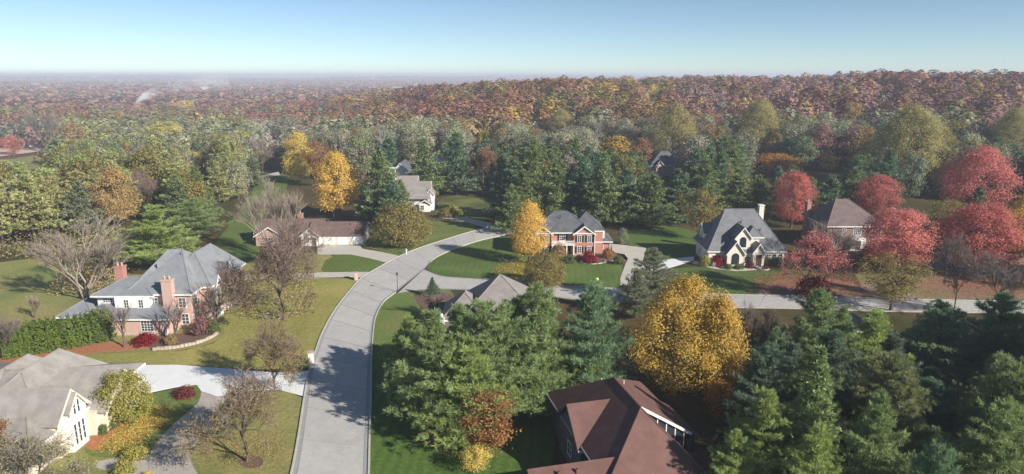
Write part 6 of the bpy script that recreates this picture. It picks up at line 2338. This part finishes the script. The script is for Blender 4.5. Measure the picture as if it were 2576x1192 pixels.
def pillar_box(xd, yd, label, m, hgt=1.55, w=.75):
    x, y = G(xd, yd)
    t = thing('mailbox', label, 'mailbox', (x, y, 0), .3)
    b = Buf(); b.box(-w / 2, w / 2, -w / 2, w / 2, -.2, hgt)
    obj('pillar', b, m, t)
    b = Buf(); b.box(-w / 2 - .07, w / 2 + .07, -w / 2 - .07, w / 2 + .07, hgt + .002, hgt + .12)
    obj('capstone', b, M['stone'], t)
    b = Buf(); b.box(w / 2 - .01, w / 2 + .05, -.2, .2, hgt - .55, hgt - .18)
    obj('letter_door', b, M['black'], t)


pillar_box(896, 704, 'brick mailbox pillar at the tan driveway on the left kerb', M['brick_pink'])
pillar_box(783, 912, 'pale brick mailbox pillar at the white driveway corner', M['brick_cream'], 1.6, .8)
x, y = G(1022, 640)
t = thing('mailbox', 'small white mailbox on a white post by the kerb beyond the garage', 'mailbox', (x, y, 0), .4)
b = Buf(); b.box(-.09, .09, -.09, .09, -.2, 1.05); obj('post', b, M['white'], t)
b = Buf(); b.box(-.16, .16, -.3, .3, 1.052, 1.28); b.tube([(0, -.3, 1.28), (0, .3, 1.28)], .155, 10); obj('letter_box', b, M['white'], t)
x, y = G(840, 547)
t = thing('post', 'short white post beside the stem of the golden maple', 'post', (x, y, 0))
b = Buf(); b.box(-.13, .13, -.13, .13, -.2, 1.2); obj('shaft', b, M['white'], t)
b = Buf(); b.box(-.18, .18, -.18, .18, 1.202, 1.3); obj('cap', b, M['white'], t)
x, y = G(1500, 722)
t = thing('garden_post', 'post with a bright yellow round top on the front lawn of the colonial', 'post', (x, y, 0))
b = Buf()
for a in range(4):
    b.tube([(.22 * math.cos(a * PI / 2), .22 * math.sin(a * PI / 2), -.1), (.2 * math.cos(a * PI / 2), .2 * math.sin(a * PI / 2), 1.25)], .035, 5)
for zz in (.4, .8, 1.2):
    b.tube([(.22 * math.cos(k * PI / 4), .22 * math.sin(k * PI / 4), zz) for k in range(9)], .025, 4)
obj('stand', b, M['yellow'], t)
b = Buf(); b.tube([(0, 0, 1.25), (0, 0, 1.3), (0, 0, 1.5), (0, 0, 1.75), (0, 0, 1.92), (0, 0, 1.98)], [.12, .26, .40, .40, .24, .02], 12)
obj('globe', b, M['yellow'], t)


def pebble(name, xd, yd, size, m, label, sq=.65, cat='boulder'):
    x, y = G(xd, yd)
    b = Buf()
    n1, n2 = 6, 9
    v = []
    for i in range(n1 + 1):
        th = PI * i / n1
        for j in range(n2):
            ph = 2 * PI * j / n2
            rr = size * .5 * (1 + NP.normal(0, .07))
            v.append((rr * math.sin(th) * math.cos(ph), rr * math.sin(th) * math.sin(ph) * .8, rr * math.cos(th) * sq + size * .22))
    q = [(i * n2 + j, (i + 1) * n2 + j, (i + 1) * n2 + (j + 1) % n2, i * n2 + (j + 1) % n2) for i in range(n1) for j in range(n2)]
    b.add(v, q)
    o = obj(name, b, m, loc=(x, y, 0), smooth=True)
    tag(o, label, cat)


pebble('boulder', 1463, 660, 1.0, M['white'], 'white boulder beside the crimson bush of the colonial')
pebble('boulder', 1523, 660, .9, M['drive_tan'], 'pale tan boulder at the right of the colonial front bed')
pebble('boulder', 1795, 670, 1.3, M['white'], 'white pointed rock left of the lower arched window', 1.1)
pebble('boulder', 1768, 1184, 1.5, M['stone'], 'grey boulder beside the timber deck')
pebble('boulder', 470, 975, .9, M['stone'], 'pale boulder in the drive island bed')
x, y = G(1771, 1146)
t = thing('bench', 'pale backless garden bench right of the brown house', 'bench', (x, y, 0), .15)
b = Buf(); b.box(-.75, .75, -.2, .2, .42, .48); obj('seat', b, M['white'], t)
for sx in (-.6, .6):
    b = Buf(); b.box(sx - .05, sx + .05, -.17, .17, -.05, .418); obj('leg', b, M['white'], t)


def stone_row(name, pts, label, cat, m, step=.55, h=.45, w=.34, piece='stone'):
    P = catmull([G(*p) for p in pts], 8)
    L_ = np.linalg.norm(np.diff(P, axis=0), axis=1).sum()
    n = int(L_ / step)
    P = resample(P, n + 1)
    t = thing(name, label, cat, (P[0][0], P[0][1], 0))
    for i in range(n):
        a, e = P[i], P[i + 1]
        an = math.atan2(e[1] - a[1], e[0] - a[0])
        b = Buf()
        l_ = step * .47 * NP.uniform(.9, 1.03)
        hh = h * NP.uniform(.8, 1.15)
        b.box(-l_, l_, -w / 2 * NP.uniform(.85, 1.1), w / 2, -.1, hh)
        o = obj(piece, b, m, t)
        o.location = ((a[0] + e[0]) / 2 - P[0][0], (a[1] + e[1]) / 2 - P[0][1], 0)
        o.rotation_euler = (NP.normal(0, .03), NP.normal(0, .03), an + NP.normal(0, .06))


stone_row('garden_wall', [(384, 881), (440, 876), (500, 863), (535, 848), (549, 838)], 'low curved stone wall holding the mulch bed of the brick house', 'garden wall', M['stone'])
stone_row('bed_edging', [(1418, 657), (1450, 660), (1494, 665), (1540, 657), (1560, 656)], 'pale timber edging along the front bed of the colonial', 'edging', M['drive_tan'], 1.5, .22, .16, 'timber')
stone_row('bed_edging', [(1262, 648), (1268, 654), (1290, 662)], 'short pale edging under the narrow orange maple', 'edging', M['drive_tan'], 1.2, .18, .16, 'timber')

# ------------------------------------------------------------------ far off: water tower, pale buildings, smoke
d = ray(937, 184)
t_ = 5200 / d.y
wx, wz = d.x * t_, CAMZ + d.z * t_
gz = float(terr(wx, 5200))
wt = thing('water_tower', 'tiny white water tower standing on the horizon', 'water tower', (wx, 5200, gz))
hh = max(wz - gz, 24) + 4
b = Buf(); b.tube([(0, 0, -3), (0, 0, 2), (0, 0, hh - 13)], [5, 2.4, 2.2], 12); obj('stem', b, M['white'], wt)
b = Buf(); b.tube([(0, 0, hh - 15), (0, 0, hh - 11), (0, 0, hh - 6), (0, 0, hh - 2), (0, 0, hh)], [2.4, 7.5, 9, 6.5, .5], 16); obj('tank', b, M['white'], wt, smooth=True)
FB = [(610, 214, 36, 'long pale building far off right of the smoke'), (516, 219, 14, 'small pale building just right of the smoke far off'), (236, 196, 16, 'white speck of a building near the left horizon'),
      (112, 219, 12, 'pale house far off on the left plain'), (88, 213, 10, 'pinkish house far off at the left edge of the plain'), (662, 204, 22, 'pale building far off above the long one'), (746, 200, 14, 'small white building far off below the left horizon'),
      (1000, 219, 26, 'pale long roof far off right of the water tower'), (1045, 213, 24, 'bright white building far off under the blue horizon'), (1098, 213, 14, 'small white building at the left foot of the ridge')]
for k, (xd, yd, wp, lab) in enumerate(FB):
    x0, y0 = Gt(xd, yd, 17)
    gz = float(terr(x0, y0))
    zt = gz + 17
    f = proj(x0, y0, zt)[2]
    w = wp * f / FPX
    t = thing('far_building', lab, 'building', (x0, y0, gz))
    H_ = zt - gz
    b = Buf(); b.box(-w / 2, w / 2, -w * .3, w * .3, -2, H_ - 2); obj('wall', b, M['pinkwhite'], t)
    b = Buf()
    v = [(-w * .52, -w * .33, H_ - 2.2), (w * .52, -w * .33, H_ - 2.2), (w * .52, w * .33, H_ - 2.2), (-w * .52, w * .33, H_ - 2.2), (-w * .4, 0, H_ + 1.5), (w * .4, 0, H_ + 1.5)]
    b.add(v, [(0, 1, 5, 4), (2, 3, 4, 5), (3, 2, 1, 0)], [(1, 2, 5), (3, 0, 4)])
    obj('roof', b, M['drive_tan'], t)
x, y = Gt(75, 356, 4)
t = thing('shed', 'long low white shed behind the bare field on the left', 'shed', (x, y, float(terr(x, y))))
b = Buf(); b.box(-4, 4, -2, 2, -1, 3); obj('wall', b, M['white'], t)
b = Buf(); b.add([(-4.3, -2.4, 3), (4.3, -2.4, 3), (4.3, 2.4, 3), (-4.3, 2.4, 3), (-4.3, 0, 4.2), (4.3, 0, 4.2)], [(0, 1, 5, 4), (2, 3, 4, 5), (3, 2, 1, 0)], [(1, 2, 5), (3, 0, 4)]); obj('roof', b, M['white'], t)


def build_smoke():
    x, y = Gt(338, 262, 12)
    z = float(terr(x, y)) + 8
    r = math.hypot(x, y)
    px = proj(x, y, z)[2] / FPX
    # plume: leans and drifts to the right, spreading as it rises
    path = [(0, 0, 2), (12 * px, 6, 16 * px), (34 * px, 18, 30 * px), (70 * px, 40, 44 * px), (120 * px, 60, 54 * px), (190 * px, 80, 60 * px)]
    rad = [6 * px, 15 * px, 24 * px, 32 * px, 38 * px, 34 * px]
    P = catmull(path, 5)
    R_ = np.interp(np.linspace(0, 5, len(P)), range(6), rad)
    b = Buf()
    b.tube(P, R_, 14)
    n = len(P)
    b.add(np.concatenate([P[:1], P[0] + np.column_stack([R_[0] * np.cos(np.arange(3) * 2.09), R_[0] * np.sin(np.arange(3) * 2.09), np.zeros(3)])]), None, [])
    # caps
    k0 = list(range(14))[::-1]
    k1 = list(range((n - 1) * 14, n * 14))
    V0 = b.v[0]
    b.add(V0[:14], None, [(0, i + 1, i) for i in range(1, 13)])
    b.add(V0[-14:], None, [(0, i, i + 1) for i in range(1, 13)])
    m, nt, out = new_mat('smoke')
    vol = N(nt, 'ShaderNodeVolumePrincipled')
    vol.inputs['Color'].default_value = (.93, .94, .97, 1)
    vol.inputs['Anisotropy'].default_value = -0.2
    tc = N(nt, 'ShaderNodeTexCoord')
    sep = N(nt, 'ShaderNodeSeparateXYZ')
    nt.links.new(tc.outputs['Object'], sep.inputs[0])
    nz = N(nt, 'ShaderNodeTexNoise', Scale=0.045, Detail=3.0, Roughness=.6)
    nt.links.new(tc.outputs['Object'], nz.inputs['Vector'])
    mr = N(nt, 'ShaderNodeMapRange')
    mr.inputs['From Min'].default_value = 0.36
    mr.inputs['From Max'].default_value = 0.66
    nt.links.new(nz.outputs['Fac'], mr.inputs['Value'])
    ramp = N(nt, 'ShaderNodeMapRange')
    ramp.interpolation_type = 'SMOOTHERSTEP'
    ramp.inputs['From Min'].default_value = -4
    ramp.inputs['From Max'].default_value = 46 * px
    ramp.inputs['To Min'].default_value = 1.2
    ramp.inputs['To Max'].default_value = 0.028
    nt.links.new(sep.outputs[0], ramp.inputs['Value'])
    mul = N(nt, 'ShaderNodeMath')
    mul.operation = 'MULTIPLY'
    def mth(op, a_, b_=None):
        n_ = N(nt, 'ShaderNodeMath')
        n_.operation = op
        for i_, v_ in enumerate((a_, b_)):
            if v_ is None:
                continue
            if isinstance(v_, (int, float)):
                n_.inputs[i_].default_value = v_
            else:
                nt.links.new(v_, n_.inputs[i_])
        return n_.outputs[0]
    X_, Y_, Z_ = sep.outputs[0], sep.outputs[1], sep.outputs[2]
    xp = mth('MAXIMUM', X_, 0.0)
    zax = mth('DIVIDE', mth('MULTIPLY', xp, 72 * px), mth('ADD', xp, 42 * px))
    rax = mth('ADD', mth('DIVIDE', mth('MULTIPLY', xp, 27 * px), mth('ADD', xp, 50 * px)), 3.6 * px)
    dy_ = mth('SUBTRACT', Y_, mth('MULTIPLY', xp, 0.85))
    dz_ = mth('SUBTRACT', Z_, mth('ADD', zax, 2.0))
    d2 = mth('ADD', mth('MULTIPLY', dy_, mth('MULTIPLY', dy_, .5)), mth('MULTIPLY', dz_, dz_))
    q_ = mth('SUBTRACT', 1.0, mth('DIVIDE', d2, mth('MULTIPLY', rax, rax)))
    fall = mth('POWER', mth('MAXIMUM', q_, 0.0), 1.4)
    nt.links.new(mth('MULTIPLY', mr.outputs[0], fall), mul.inputs[0])
    nt.links.new(ramp.outputs[0], mul.inputs[1])
    nt.links.new(mul.outputs[0], vol.inputs['Density'])
    nt.links.new(vol.outputs[0], out.inputs['Volume'])
    o = obj('smoke', b, m, loc=(x, y, z), smooth=True)
    bm = bmesh.new()
    bm.from_mesh(o.data)
    bmesh.ops.remove_doubles(bm, verts=bm.verts, dist=.001)
    bmesh.ops.delete(bm, geom=[v for v in bm.verts if not v.link_faces], context='VERTS')
    bmesh.ops.recalc_face_normals(bm, faces=bm.faces)
    bm.to_mesh(o.data)
    bm.free()
    tag(o, 'white smoke rising from the distant rust coloured woods and drifting right', 'smoke', kind='stuff')


build_smoke()
print('TRIS', sum(len(m.loops) - 2 * len(m.polygons) for m in bpy.data.meshes))

# ------------------------------------------------------------------ haze
HAZE = 2.9e-4
b = Buf()
b.box(-12500, 12500, -1200, 11500, -75, 66)
m, nt, out = new_mat('haze_air')
vol = N(nt, 'ShaderNodeVolumePrincipled')
vol.inputs['Color'].default_value = (.76, .84, 1.0, 1)
vol.inputs['Density'].default_value = HAZE
vol.inputs['Anisotropy'].default_value = 0.0
nt.links.new(vol.outputs[0], out.inputs['Volume'])
hz = obj('haze', b, m)
hz['kind'] = 'stuff'
hz['label'] = 'thin pale blue haze over the far woods'
hz['category'] = 'haze'
